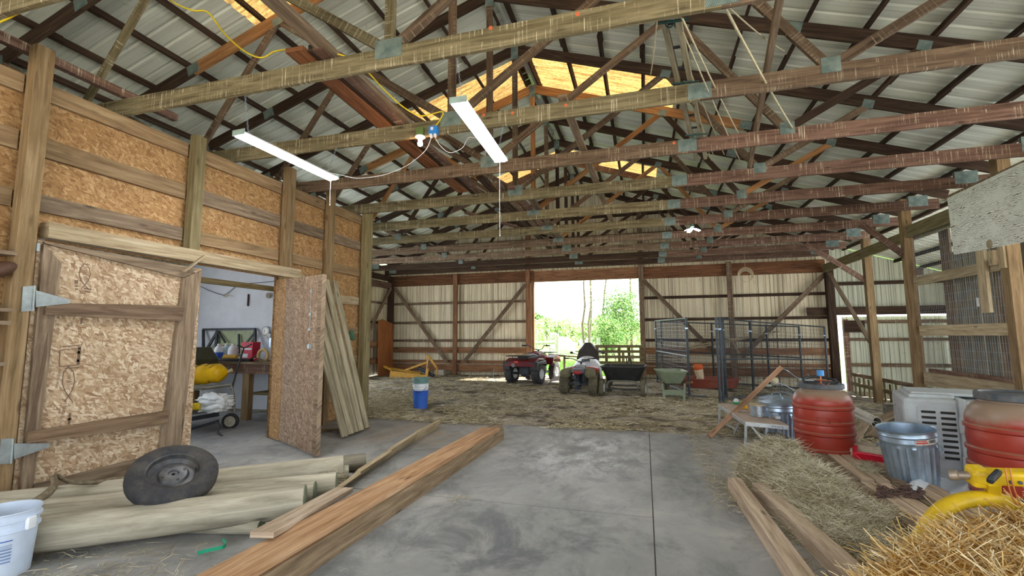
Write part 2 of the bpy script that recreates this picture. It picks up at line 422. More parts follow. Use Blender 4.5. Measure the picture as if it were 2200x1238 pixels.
RUBBER = plain('rubber', (50, 51, 54), .75, 0, .2, 12, .35, (112, 102, 88), .3, .2)
RUBBERD = plain('rubber_dusty', (84, 80, 66), .85, 0, .2, 12, .5, (134, 122, 96), .2, .2)
BLACKP = plain('black_plastic', (34, 35, 38), .5, 0, .2, 8, .2, (92, 86, 78))
BLACKM = plain('black_metal', (52, 56, 62), .5, .3, .2, 14, .2, (110, 112, 116))
REDP = plain('red_fender', (98, 20, 28), .3, 0, .12, 6)
YELLOW = plain('yellow_paint', (212, 178, 26), .45, 0, .1, 8, .3, (150, 116, 40))
YELLOWD = plain('yellow_paint_dull', (186, 138, 46), .6, 0, .15, 8, .4, (112, 82, 46))
WHITEP = plain('white_plastic', (222, 226, 232), .5, 0, .06, 8, .15, (180, 166, 146))
WHITEW = plain('white_wall', (212, 218, 228), .8, 0, .05, 2, .2, (170, 172, 176))
# ============================================================ THE SHELL
CX, RZ, SL = -2.04, 6.62, 1/3.0        # ridge position, height, roof slope
XL, XR, XE, YB, YF = -9.35, 5.3, 8.3, 16.0, ROOFY
def roofz(x): return RZ-abs(x-CX)*SL
def gz(x, y):
    z = -.05*min(max(x-.3, 0), 7)*min(max((y-7.3)/2, 0), 1)
    return z
# concrete slabs with open joints
mb = MB()
JX = .02; JY = 3.9
for (x0, x1, y0, y1) in ((-9.3, JX-.004, JY+.006, 7.25), (-9.3, JX-.004, -1.5, JY-.006), (JX+.004, 8.3, -1.5, 7.2)):
    mb.box(x0, x1, y0, y1, -.05, 0)
struct('floor', mb, CONC, label='bare concrete slab of the barn with saw-cut joints')
mb = MB(); mb.box(-9.3, 8.3, -1.5, 7.2, -.06, -.012); struct('floor_joint', mb, plain('joint_dirt', (112, 106, 98), .95))
def gfn(u, v):
    x = -9.35+u*17.7; y = 7.12+v*9.3
    e = min(1, (y-7.12)/.35)
    return (x, y, gz(x, y)+e*(.012+.03*noise2(x*1.2, y*1.2, 1)+.018*noise2(x*4, y*4, 2))-.004*(1-e)-.03*(1 if e == 0 else 0))
mb = MB(); mb.grid(gfn, 118, 62); struct('floor_dirt', mb, DIRT, smooth=1.2, label='trampled dirt and straw floor of the back half of the barn')
# ground outside, falling away a little
mb = MB()
def lfn(u, v):
    x = -60+u*120; y = 16.35+v*100
    return (x, y, -.06+.06*noise2(x*.2, y*.2, 3)-.002*(y-16))
mb.grid(lfn, 40, 40); struct('ground_outside', mb, LAWN, smooth=1.2, label='grassy yard beyond the back door')
mb = MB(); mb.box(-30, 30, -40, -1.5, -.15, -.03); struct('ground_front', mb, plain('pale_bounce_yard', (214, 206, 192), .9, 0, .15, 5))  # unseen yard, made pale to bounce daylight up to the ceiling

# roof of ribbed sheets, with the fibreglass strips left out
SKY_Y = [(3.95, 4.85), (7.95, 9.02), (12.45, 13.25)]
def sheet(y0, y1, d0, d1, sgn, lift=0):
    """one ribbed run of roof from y0 to y1, from distance d0 to d1 off the ridge"""
    mb = MB(); y = y0; prof = []
    k = math.floor(y0/.23)
    ys = []
    yy = y0
    while yy < y1-1e-6:
        ys.append(yy); k2 = math.floor(yy/.23+1e-6)+1; base = k2*.23
        for q in (base-.03, base-.012, base+.012, base+.03):
            if yy < q < y1: ys.append(q)
        yy = base+.0301
    ys.append(y1); ys = sorted(set(round(q, 4) for q in ys))
    def h(yv):
        f = (yv/.23) % 1.0; f = min(f, 1-f)*.23
        return .022 if f < .0125 else (.022*(1-(f-.0125)/.018) if f < .03 else 0)
    for i in range(len(ys)-1):
        pts = []
        for (d, yv) in ((d0, ys[i]), (d1, ys[i]), (d1, ys[i+1]), (d0, ys[i+1])):
            x = CX+sgn*d; pts.append((x, yv, RZ-d*SL+h(yv)+.012+lift))
        mb.face(pts)
    return mb
KEEP = {'left': (2.95, 2.36, 2.0), 'right': (2.7, 2.7, 2.5)}
DL, DR = CX-XL+.35, XE-CX+.3
for sgn, D, nm, keep in ((-1, DL, 'left', 2.55), (1, DR, 'right', 2.7)):
    y = YF; mb = MB(); sk = MB()
    def add(a, b):
        mb.v += b.v if False else []
    runs = []
    for (a, b) in SKY_Y:
        runs.append((y, a, 0.05, D)); runs.append((a, b, KEEP[nm][SKY_Y.index((a, b))], D)); y = b
    runs.append((y, YB+.25, .05, D))
    for (a, b, d0, d1) in runs:
        s_ = sheet(a, b, d0, d1, sgn); n = len(mb.v); mb.v += s_.v; mb.f += [tuple(i+n for i in f) for f in s_.f]; mb.uv += s_.uv
    rf = struct('ceiling_'+nm, mb, ROOF, label='ribbed white metal roof sheets of the '+nm+' slope')
    for (a, b) in SKY_Y:
        s_ = sheet(a-.03, b+.03, .05, KEEP[nm][SKY_Y.index((a, b))]+.06, sgn, .006); o = s_.build('skylight', SKYL, rf); o['label'] = 'yellowed translucent fibreglass strip'
mb = MB()
for sg in (-1, 1): mb.beam((CX+sg*.085, YF, RZ+.03-.028), (CX+sg*.085, YB+.25, RZ+.03-.028), .18, .004, (sg*SL, 0, 1))
struct('ceiling_ridge', mb, SILVER, label='shiny metal ridge flashing')
# purlins
ORD = ['first', 'second', 'third', 'fourth', 'fifth', 'sixth', 'seventh', 'eighth', 'ninth', 'tenth', 'eleventh', 'twelfth', 'thirteenth', 'fourteenth', 'fifteenth', 'sixteenth', 'seventeenth', 'eighteenth', 'nineteenth']
for sgn, D, nm in ((-1, DL, 'left'), (1, DR, 'right')):
    d = .13; k = 0
    while d < D-.1:
        x = CX+sgn*d; z = RZ-d*SL-.047; mb = MB()
        ys = [YF+.05, 3.5, 7.0+.2*(k % 2), 11.6, YB-.02]
        for i in range(4):
            off = .02*((i+k) % 2)
            mb.beam((x+off, ys[i]-(.12 if i else 0), z), (x+off, ys[i+1]+(.12 if i < 3 else 0), z), .04, .088, (sgn*SL, 0, 1))
        o = mb.build('roof_purlin', W_DARK)
        tag(o, f'dark roof purlin under the {nm} slope, {ORD[k]} one down from the ridge', 'purlin', 'purlins under the roof sheets')
        k += 1; d = .24+.635*k if k else d

# far gable wall: ribbed sheets with the door opening cut out
def wsheet(x0, x1, zb, zt, y, step=.23):
    mb = MB(); xs = [x0]; b = math.ceil(x0/step)*step
    while b < x1:
        for q in (b-.025, b-.01, b+.01, b+.025):
            if x0 < q < x1: xs.append(q)
        b += step
    xs.append(x1); xs = sorted(xs)
    def h(x):
        f = (x/step) % 1.0; f = min(f, 1-f)*step
        return .02 if f < .011 else 0
    for i in range(len(xs)-1):
        a, c = xs[i], xs[i+1]
        mb.face([(a, y+h(a), zb(a) if callable(zb) else zb), (c, y+h(c), zb(c) if callable(zb) else zb), (c, y+h(c), zt(c) if callable(zt) else zt), (a, y+h(a), zt(a) if callable(zt) else zt)])
    return mb
YW = 16.02
mb = MB()
def join(a, b):
    n = len(a.v); a.v += b.v; a.f += [tuple(i+n for i in f) for f in b.f]; a.uv += b.uv
DX0, DX1, DZ = -3.70, -.13, 3.30
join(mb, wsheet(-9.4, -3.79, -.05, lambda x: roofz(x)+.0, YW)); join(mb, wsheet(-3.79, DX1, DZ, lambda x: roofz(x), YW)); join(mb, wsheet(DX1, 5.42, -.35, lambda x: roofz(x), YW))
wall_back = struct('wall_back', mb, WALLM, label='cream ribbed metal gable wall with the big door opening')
mb = MB(); join(mb, wsheet(5.42, 8.4, 2.0, lambda x: roofz(x), YW, .12)); 
wall_leanto = struct('wall_back_leanto', mb, WALLG, label='pale ribbed metal wall beside the sliding door')
def wb(name, x0, x1, z0, z1, mat=W_BROWN, y0=15.9, y1=None, par=None):
    mb = MB(); mb.box(x0, x1, y0, y1 or 16.0, z0, z1); o = mb.build(name, mat, par or wall_back); return o
wb('header_board', -9.3, DX0, 3.31, 3.70, wood('wood_header', (76, 52, 38), (112, 76, 52), (142, 102, 74), stain=.5), 15.87, 15.93); wb('header_board', DX1, 5.3, 3.27, 3.66, wood('wood_header', (76, 52, 38), (112, 76, 52), (142, 102, 74), stain=.5), 15.87, 15.93)
wb('door_header', DX0-.25, DX1+.2, 3.30, 3.68, W_RUST, 15.90, 15.99)
for (a, b) in ((-9.3, -3.98), (0.0, 5.3)):
    for (z0, z1) in ((2.59, 2.68), (1.87, 1.96), (1.2, 1.29)):
        wb('girt', a, b, z0, z1, W_DARK if a > -1 else W_BROWN, 15.94, 16.0)
    wb('kick_rail', a, b, .80, 1.0, W_RUST, 15.84, 15.88); wb('lower_board', a, b, .43, .53, W_RUST, 15.9, 15.95); wb('lower_board', a, b, .14, .39, W_RUST, 15.84, 15.88)
for z in (4.1, 4.8, 5.5): 
    d = (RZ-.15-z)*3; wb('gable_girt', CX-d, CX+d, z-.045, z+.045, W_DARK, 15.95, 16.0)
wb('girt', 5.45, 8.3, 2.86, 2.96, W_DARK, 15.93, 15.99, wall_leanto); 
wb('dark_board', 4.72, 8.3, 1.97, 2.21, W_DARK, 15.80, 15.84, wall_leanto)
def brace(name, a, b, mat, w=.09, t=.04, par=None, up=(0, 1, 0)):
    mb = MB(); mb.beam(a, b, w, t, up); return mb.build(name, mat, par or wall_back)
brace('diagonal_brace', (-9.15, 15.80, 3.25), (-6.95, 15.82, .45), W_BROWN, .13)
brace('diagonal_brace', (-3.97, 15.80, 3.22), (-6.28, 15.82, .5), W_BROWN, .13)
brace('diagonal_brace', (.02, 15.80, 3.22), (2.1, 15.82, .85), W_BROWN, .13)
brace('diagonal_brace', (5.25, 15.80, 3.2), (2.85, 15.82, .7), W_BROWN, .13)
# posts of the far wall (stand in front of the girts)
def post(x0, x1, y0, y1, z1, mat, label, z0=None, group=None, cap=None, name='support_post'):
    mb = MB(); mb.box(x0, x1, y0, y1, gz((x0+x1)/2, y0) if z0 is None else z0, z1)
    o = mb.build(name, mat, bevel=.004); return tag(o, label, 'post', group)
post(-6.72, -6.56, 15.74, 15.83, 3.66, W_RUST, 'brown wall post midway along the left part of the back wall')
post(2.54, 2.69, 15.70, 15.79, 3.7, W_BROWN, 'brown wall post behind the wire kennel')
post(-3.99, -3.84, 15.82, 15.97, 6.2, W_RUST, 'reddish post left of the big door, running up the gable')
post(-3.79, -3.70, 15.86, 16.0, 3.31, W_RUST, 'narrow reddish jamb at the left edge of the door opening')
post(-.13, .03, 15.80, 15.94, 6.1, W_BROWN, 'brown post at the right edge of the door opening')
post(-9.34, -9.16, 15.62, 15.78, 3.5, W_DARK, 'dark corner post at the left end of the back wall')
post(5.22, 5.42, 15.62, 15.79, 3.32, W_DARK, 'dark corner post where the kennel meets the sliding door')
# the sliding door at the right with daylight showing round it
sd = thing('door_2', 'closed metal sliding door with daylight round its edges', None, (6.9, 16.1, -.3), kind='structure')
join_ = wsheet(5.71, 8.4, -.36, 1.93, 16.12, .12); join_.build('door_sheet', WALLG, sd)
for (z0, z1) in ((1.72, 1.82), (1.21, 1.30), (.46, .56)):
    mb = MB(); mb.box(5.72, 8.3, 16.05, 16.10, z0, z1); mb.build('door_rail', W_BROWN, sd)
mb = MB(); mb.box(5.71, 5.84, 16.03, 16.05, -.3, 1.85); mb.build('door_stile', W_RED, sd)
mb = MB(); mb.box(5.72, 6.25, 16.0, 16.03, 1.46, 1.80); mb.build('door_patch', W_DARK, sd)
# unseen front wall behind the camera, added to cut daylight; wide door opening
mb = MB(); join(mb, wsheet(-9.4, FX0, -.05, lambda x: roofz(x), YF+.15)); join(mb, wsheet(FX0, FX1, FZ, lambda x: roofz(x), YF+.15)); join(mb, wsheet(FX1, 8.4, -.05, lambda x: roofz(x), YF+.15)); struct('wall_front', mb, WALLM, label='unseen cream metal front wall with a wide door opening')
# left side wall beyond the workshop, right side wall beyond the stalls
def ysheet(x, y0, y1, zb, zt, step=.23, s=1):
    a = wsheet(y0, y1, zb, zt, 0, step); a.v = [V((x+s*p.y, p.x, p.z)) for p in a.v]; return a
mb = ysheet(-9.38, 12.9, 16.05, -.05, 4.05, .23, -1); join(mb, ysheet(-9.38, 8.0, 12.9, 3.3, 4.05, .23, -1)); join(mb, ysheet(-9.38, 7.0, 8.0, -.05, 4.05, .23, -1)); join(mb, ysheet(-9.38, YF+.3, 2.4, -.05, 4.05, .23, -1)); join(mb, ysheet(-9.38, 2.4, 5.8, 2.6, 4.05, .23, -1)); join(mb, ysheet(-9.38, 2.4, 5.8, -.05, .9, .23, -1)); join(mb, ysheet(-9.38, 5.8, 7.0, -.05, 4.05, .23, -1))  # two unseen openings added to let daylight into workshop and back
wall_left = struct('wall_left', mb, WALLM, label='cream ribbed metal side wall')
for (z0, z1) in ((2.6, 2.68), (1.87, 1.96)): wb('girt', -9.37, -9.32, z0, z1, W_BROWN, 12.9, 15.6, wall_left)
for (z0, z1) in ((1.02, 1.23), (.45, .66)): wb('kick_rail', -9.12, -9.07, z0, z1, W_RUST, 13.2, 15.62, wall_left)
wb('eave_beam', -9.27, -9.19, 3.2, 3.42, W_RED, 13.6, 15.85, wall_left)
wb('eave_beam', -9.34, -9.27, 3.5, 3.7, W_DARK, YF+.2, 15.9, wall_left)
brace('diagonal_brace', (-9.2, 15.6, 3.25), (-9.2, 13.9, 1.2), W_BROWN, .13, par=wall_left, up=(1, 0, 0))
mb = ysheet(8.35, RSIDE, 16.05, -.4, 3.3); struct('wall_right', mb, WALLG, label='metal wall of the lean-to')  # unseen nearer stretch left open to let daylight into the back

# ------------------------------------------------------------ trusses
TY = [1.99, 3.35, 4.70, 6.06, 7.44, 8.80, 10.15, 11.55, 12.92, 14.25, 15.45]
TL = ['roof truss cut by the top left corner of the view, yellow cord on it',
 'weathered roof truss whose bottom chord carries the near ends of both tube lights',
 'roof truss whose bottom chord carries the glowing bulb and the blue junction box',
 'roof truss next behind the glowing bulb, reddish chord at its right end',
 'roof truss that meets the top of the corner post of the wood-panelled wall',
 'roof truss with new orange top chords just behind the yellow ridge skylight',
 'roof truss that carries the bright cluster lamp', 'roof truss next behind the bright cluster lamp',
 'roof truss just ahead of the far yellow skylight', 'dark roof truss second from the back wall', 'dark roof truss closest to the back wall']
HS = 7.32
PAINTO = plain('orange_paint', (214, 112, 72), .6)
for i, y in enumerate(TY):
    t = thing('roof_truss', TL[i], 'truss', (CX, y, 3.7), group='roof trusses')
    bl = W_OLIVE if i <= 2 else (W_BROWN if i in (3,) else W_OLIVE if i in (4, 5, 6) else W_BROWN if i < 9 else W_DARK)
    br = W_BROWN if i <= 2 else W_RED
    def P(dx, z): return V((CX+dx, y, z))
    sp = 2.64
    j = RNG.uniform(-.01, .01)
    # bottom chord in two lengths that meet at a splice plate
    mb = MB(); mb.beam(P(-HS, 3.79), P(sp, 3.79+j), .04, .18); mb.build('bottom_chord', bl, t, bevel=.003 if i < 4 else 0)
    mb = MB(); mb.beam(P(sp, 3.79+j), P(HS, 3.79), .04, .18); mb.build('bottom_chord', br, t, bevel=.003 if i < 4 else 0)
    tm = W_ORANGE if i == 5 else W_DARK if i not in (8,) else W_RED
    for sg in (-1, 1):
        tt = W_ORANGE if (i == 2 and sg < 0) else tm
        mb = MB(); mb.beam(P(0, 6.43), P(sg*3.9, 6.43-3.9*SL), .04, .17, (0, 0, 1)); mb.build('top_chord', tt, t)
        mb = MB(); mb.beam(P(sg*3.9, 6.43-3.9*SL), P(sg*(HS+.15), 6.43-(HS+.15)*SL), .04, .17, (0, 0, 1)); mb.build('top_chord', W_DARK, t)
    def topz(dx): return 6.37-abs(dx)*SL
    wmat = (W_OLIVE if i == 1 else W_ORANGE if i == 5 else W_BROWN if i in (2, 3, 4, 6) else W_DARK)
    mb = MB(); mb.beam(P(0, 3.88), P(0, 6.34), .04, .09, (1, 0, 0)); mb.build('king_post', wmat, t)
    for sg in (-1, 1):
        for (a, b) in (((.04, 3.88), (2.46, topz(2.46))), ((3.74, 3.88), (2.54, topz(2.54))), ((3.8, 3.88), (5.2, topz(5.2)))):
            w2 = wmat if RNG.random() < .75 else (W_DARK if i > 2 else W_BROWN)
            if i == 7 and sg > 0: w2 = W_ORANGE
            mb = MB(); mb.beam(P(sg*a[0], a[1]), P(sg*b[0], b[1]), .038, .09, (1, 0, 0) if abs(a[0]-b[0]) < .2 else (0, 1, 0) if False else (0, 0, 1)); mb.build('web', w2, t)
    def plt(dx, z, w_, h_, ang=0):
        mb = MB(); ca, sa = math.cos(ang), math.sin(ang)
        for s in (-1, 1):
            c = P(dx, z)+V((0, s*.0225, 0)); mb.beam(c-V((ca, 0, sa))*w_/2, c+V((ca, 0, sa))*w_/2, .003, h_)
        mb.build('gusset_plate', PLATE, t)
    plt(0, 3.87, .26, .17); plt(0, 6.36, .13, .24)
    for sg in (-1, 1):
        plt(sg*3.77, 3.87, .16, .15); plt(sg*2.5, topz(2.5)+.02, .15, .12, -sg*SL); plt(sg*5.2, topz(5.2)+.02, .14, .12, -sg*SL); plt(sg*3.9, 6.43-3.9*SL, .2, .15, -sg*math.atan(SL)); plt(sg*7.0, 3.86, .3, .2)
    plt(sp, 3.79, .22, .16)
    for (q, pm) in ((1, (1241, 30)), (1, (1054, 60)), (2, (1216, 226)), (2, (1101, 243)), (2, (1039, 247)), (3, (1448, 307))):
        if q == i:
            p = PY(pm[0], pm[1], y-.0215); mb = MB(); mb.lathe([(0, .001), (.018, .001), (.018, 0), (0, 0)], 16, Matrix.Translation(p) @ rotto(V((0, -1, 0)))); o = mb.build('paint_mark', PAINTO, t); o['label'] = 'orange paint dot'

# ------------------------------------------------------------ right row of posts, girder, knee braces
post(5.02, 5.18, 8.22, 8.38, 4.08, W_POSTR, 'stout post behind the white painted board', z0=-.05)
post(5.02, 5.18, 10.85, 11.0, 4.1, W_POSTR, 'tall post at the far end of the wire mesh stall front', z0=-.2)
post(5.28, 5.44, 13.25, 13.4, 3.95, W_POST, 'orange-brown post in front of the closed sliding door', z0=-.26)
mb = MB(); mb.beam((5.22, 15.75, 3.36), (5.22, 7.9, 3.40), .06, .235); tag(mb.build('girder_beam', W_POSTG, bevel=.004), 'pale greenish girder running along the right-hand posts', 'beam')
for (a, b, l) in (((4.05, 13.33, 3.72), (5.3, 13.33, 2.72), 'knee brace rising from the post by the sliding door'), ((4.35, 10.93, 3.66), (5.06, 10.93, 2.95), 'knee brace at the top of the post by the mesh stall')):
    mb = MB(); mb.beam(a, b, .04, .12, (0, 0, 1)); tag(mb.build('knee_brace', W_RED), l, 'brace')
mb = MB(); mb.beam((5.3, 15.6, 3.2), (5.36, 13.42, 1.15), .04, .1, (1, 0, 0)); tag(mb.build('post_brace', W_GREYB), 'long diagonal brace from the corner post down to the sliding-door post', 'brace')

# ------------------------------------------------------------ the wood-panelled workshop wall on the left
ws = thing('wall_workshop', 'partition of oriented strand board on boards, posts in front', None, (-5.1, 4, 0), kind='structure')
DY0, DY1, DH = 2.70, 5.46, 2.26
def osbp(y0, y1, z0, z1):
    mb = MB(); mb.face([(-5.10, y0, z0), (-5.10, y1, z0), (-5.10, y1, z1), (-5.10, y0, z1)], [(y0, z0), (y1, z0), (y1, z1), (y0, z1)])
    mb.face([(-5.115, y0, z0), (-5.115, y0, z1), (-5.115, y1, z1), (-5.115, y1, z0)], [(y0, z0), (y0, z1), (y1, z1), (y1, z0)])
    mb.face([(-5.10, y0, z1), (-5.10, y1, z1), (-5.115, y1, z1), (-5.115, y0, z1)]); mb.build('strand_board', OSB, ws)
osbp(YF+.3, DY0, 0, 2.26); osbp(DY1, 7.6, 0, 2.26); osbp(YF+.3, 5.0, 2.26, 3.62); osbp(5.0, 7.6, 2.26, 3.62)
POSTS = [(2.50, 2.63, 3.93, 0), (4.00, 4.13, 3.76, 2.40), (5.46, 5.61, 3.9, 0), (6.42, 6.54, 3.9, 0), (7.46, 7.66, 3.79, 0)]
PLB = ['big brown post at the hinge side of the strand board door', 'greenish post standing on the door lintel', 'brown post behind the far end of the door lintel', 'thin brown post between the lintel and the corner post', 'pale corner post at the far end of the wood-panelled wall']
for (y0, y1, z1, z0), l in zip(POSTS, PLB):
    post(-5.045, -4.94 if y1 < 7 else -4.93, y0, y1, z1, W_POSTG if (z0 or y1 > 7) else W_POST, l, z0=z0)
gaps = [(YF+.3, 2.5), (2.63, 4.0), (4.13, 5.46), (5.61, 6.42), (6.54, 7.46)]
for gi, (a, b) in enumerate(gaps):
    rows = [(3.50, 3.66, W_BOARD), (3.0, 3.165, W_BOARD if gi < 2 else W_GREYB), (2.505, 2.655, W_GREYB if gi == 1 else W_BOARD)]
    if gi >= 3: rows += [(1.98, 2.12, W_PALE), (1.45, 1.57, W_BOARD), (.95, 1.07, W_BOARD), (.4, .52, W_BOARD)]
    for (z0, z1, mt) in rows:
        mb = MB(); mb.box(-5.095, -5.055, a+.004, b-.004, z0+RNG.uniform(-.01, .01), z1); mb.build('girt', mt, ws)
mb = MB(); mb.box(-5.25, -5.12, YF+.3, 7.5, 3.55, 3.68); mb.build('top_plate', W_RED, ws)
mb = MB(); mb.box(-5.2, -5.13, YF+.3, 3.9, 3.9, 3.98); mb.build('loose_board', W_RED, ws)
mb = MB(); mb.box(-5.045, -4.93, 2.70, 5.78, 2.265, 2.335); mb.box(-5.05, -4.935, 2.70, 5.78, 2.337, 2.405); mb.build('lintel', W_PALE, ws)
mb = MB(); mb.box(-5.095, -5.005, 2.64, 2.72, 0, 2.26); mb.build('door_jamb', W_GREYB, ws)
# room inside
mb = MB(); mb.box(-9.3, -5.12, 7.50, 7.54, 0, 3.0); struct('wall_workshop_end', mb, WHITEW, label='white painted end wall inside the workshop')
mb = MB(); mb.box(-9.3, -5.13, YF+.3, 7.5, 2.98, 3.02); struct('ceiling_workshop', mb, WHITEW)
mb = MB(); mb.box(-9.3, -5.13, 1.3, 1.34, 0, 3.0); struct('wall_workshop_front', mb, WHITEW)
mb = MB(); mb.box(-5.42, -5.36, 1.5, 7.4, 2.09, 2.16); tag(mb.build('hanging_rail', W_POSTG), 'slim wooden rail high inside the workshop doorway', 'rail')

# left leaf of the door (closed)
d1 = thing('door_1', 'closed strand board door leaf with board frame and strap hinges', None, (-4.97, 2.72, 0), kind='structure')
mb = MB(); mb.face([(-4.985, 2.66, .03), (-4.985, 4.2, .06), (-4.985, 4.2, 2.2), (-4.985, 2.66, 2.24)], [(2.66, 0), (4.2, 0), (4.2, 2.2), (2.66, 2.2)])
mb.face([(-5.0, 2.66, .03), (-5.0, 2.66, 2.24), (-5.0, 4.2, 2.2), (-5.0, 4.2, .06)]); mb.build('panel', OSB_DOOR, d1)
XD = -4.962
def db(name, pts, mat, t=.028, x=XD):
    P3 = [PX(px, py, x) for px, py in pts]; O = P3[0]; d = P3[1]-P3[0]
    poly = [((p.y-O.y), (p.z-O.z)) for p in P3]
    mb = MB(); mb.prism(poly, t, O, (0, 1, 0), (0, 0, 1)); 
    # run the grain along the longer side
    L = max(p[0] for p in poly)-min(p[0] for p in poly); H = max(p[1] for p in poly)-min(p[1] for p in poly)
    if H > L: mb.uv = [[(v, u) for (u, v) in f] for f in mb.uv]
    return mb.build(name, mat, d1)
db('top_rail', [(96, 524), (392, 597), (425, 577), (92, 520)], W_GREYB)
db('hinge_stile', [(40, 1075), (66, 1075), (130, 566), (92, 524)], W_GREYB)
db('latch_stile', [(338, 992), (384, 982), (432, 582), (392, 598)], W_GREYB)
db('bottom_rail', [(66, 1075), (350, 1010), (338, 975), (68, 1042)], W_GREYB)
db('batten', [(95, 676), (390, 690), (394, 657), (98, 651)], wood('wood_batten', (84, 68, 54), (116, 96, 78), (140, 120, 100)), .03, XD+.03)
db('batten', [(55, 953), (357, 912), (361, 882), (58, 928)], W_DARK if False else wood('wood_batten2', (90, 72, 56), (126, 104, 82), (150, 128, 104)), .03, XD+.03)
def hinge(pin, tip, w0):
    par = MB()
    db('hinge', [(pin[0], pin[1]-w0), (pin[0], pin[1]+w0), (tip[0], tip[1]+4), (tip[0], tip[1]-4)], ZINC, .006, XD+.05)
    h = db('hinge', [(pin[0]-28, pin[1]-26), (pin[0]-32, pin[1]+28), (pin[0]-6, pin[1]+26), (pin[0]-2, pin[1]-28)], ZINC, .006, -4.932)
    a, b = PX(pin[0]-2, pin[1]-28, -4.925), PX(pin[0]-6, pin[1]+26, -4.925); mb = MB(); mb.tube([a, b], .009, 8); mb.build('hinge_pin', ZINC, d1)
hinge((77, 642), (150, 648), 18); hinge((30, 970), (106, 957), 17)
mb = MB(); mb.beam(PX(82, 523, -4.93), PX(80, 540, -4.93), .02, .02, (1, 0, 0)); mb.build('hinge_pin', ZINC, d1)
# ink stamps on the panel: fish-shaped outline, boxes and rows of strokes
INK = plain('ink', (104, 86, 72), .9)
def stamp(lines, r=.0035, name='ink_stamp'):
    mb = MB()
    for ln in lines:
        P3 = [PX(px, py, -4.9845) for px, py in ln]
        for a, b in zip(P3, P3[1:]):
            if (a-b).length > 1e-4: mb.beam(a, b, .0012, r*2, V((0, 1, 0)) if abs((b-a).z) > abs((b-a).y) else V((0, 0, 1)))
    mb.build(name, INK, d1)
def fish(cx, cy, sx, sy):
    pts = [(0, -1), (-.6, -.6), (-.75, 0), (-.45, .45), (0, .8), (.55, 1.15)]; q = [(0, -1), (.6, -.65), (.75, -.1), (.5, .4), (0, .8), (-.5, 1.12)]
    return [[(cx+a*sx, cy+b*sy) for a, b in pts], [(cx+a*sx, cy+b*sy) for a, b in q]]
stamp(fish(182, 592, 16, 26)); stamp(fish(147, 823, 18, 36))
stamp([[(180, 620), (196, 622)], [(182, 626), (194, 628)], [(162, 602), (162, 610)], [(166, 602), (166, 610)], [(160, 615), (167, 615)], [(161, 621), (167, 622)]], .006)
stamp([[(134, 745), (172, 742)], [(132, 752), (174, 749)], [(128, 788), (170, 784)], [(140, 792), (170, 790)], [(129, 752), (127, 788)]], .004)
stamp([[(171, 746), (168, 784)], [(165, 758), (172, 757)], [(164, 776), (170, 775)]], .012)
for (x0, y0, n, dx, dy, l) in ((126, 795, 14, -.6, 3.0, 6), (136, 868, 15, -.7, 3.4, 7), (180, 582, 6, 0, 4.0, 7), (146, 806, 8, -.2, 4.2, 6), (170, 628, 4, -.5, 3.2, 6), (152, 690, 5, -2, 3, 9)):
    stamp([[(x0+k*dx, y0+k*dy), (x0+k*dx+l, y0+k*dy+RNG.uniform(-.6, .6))] for k in range(n)], .0022)
stamp([[(150, 888), (148, 912)], [(144, 902), (154, 900)], [(176, 684), (174, 696)]], .009)
# dark worn streak on the hinge stile
db('worn_streak', [(58, 935), (78, 840), (96, 745), (103, 712), (100, 770), (84, 850), (70, 920)], plain('worn_grime', (98, 80, 64), .9), .003, XD+.016)

# wedge latch on the lintel
mb = MB(); mb.beam(PX(394, 584, -4.90), PX(439, 550, -4.90), .02, .035, (1, 0, 0)); tag(mb.build('wooden_latch', W_PALE), 'pale pointed wooden latch turned across the lintel', 'latch')

# right leaf, swung open
d3 = thing('door_3', 'weathered strand board door leaf standing open', None, (-5.02, 5.46, 0), kind='structure')
A, B = V((-5.06, 5.475, 0)), V((-3.69, 4.72, 0)); dd = (B-A).normalized()
def leaf(name, t0, t1, z0, zt0, zt1, mat, th):
    mb = MB(); a = A.lerp(B, t0); b = A.lerp(B, t1); L = (b-a).length; nn = V((dd.y, -dd.x, 0))
    mb.prism([(0, z0), (L, z0), (L, zt1), (0, zt0)], th, a, dd, (0, 0, 1)); return mb.build(name, mat, d3)
leaf('panel', .225, 1, .03, 2.2, 2.15, OSB_OLD, .03); leaf('hinge_strip', 0, .222, .02, 2.22, 2.2, OSB, .05)
leaf('edge_board', .93, 1.004, .03, 2.15, 2.15, W_GREYB, .05)
nn = V((-dd.y, dd.x, 0)); 
def onleaf(t, z, off=.022):
    p = A.lerp(B, t); nrm = V((dd.y, -dd.x, 0)); nrm = nrm if nrm.y < 0 else -nrm; return V((p.x, p.y, z))+nrm*off
mb = MB(); mb.tube([onleaf(.80, 1.99), onleaf(.80, 1.50)], .004, 6); 
for z in (1.97, 1.68): mb.beam(onleaf(.785, z), onleaf(.815, z), .012, .03)
mb.beam(onleaf(.775, 1.49), onleaf(.825, 1.49), .02, .02); mb.build('drop_bolt', ZINC, d3)
mb = MB(); mb.beam(onleaf(.77, 1.28), onleaf(.85, 1.285), .012, .05); mb.beam(onleaf(.80, 1.285, .03), onleaf(.83, 1.285, .03), .02, .06); mb.build('hasp', ZINC, d3)

mb = MB(); p = PX(755, 720, -4.9); mb.ball(p, .05, .06, .09, n=14); mb.ball(p+V((.02, .03, -.05)), .035, .05, .05, n=12); tag(mb.build('green_glove', plain('glove_green', (66, 96, 72), .8, 0, .3, 20), smooth=1), 'small green glove hung on the corner post', 'glove')
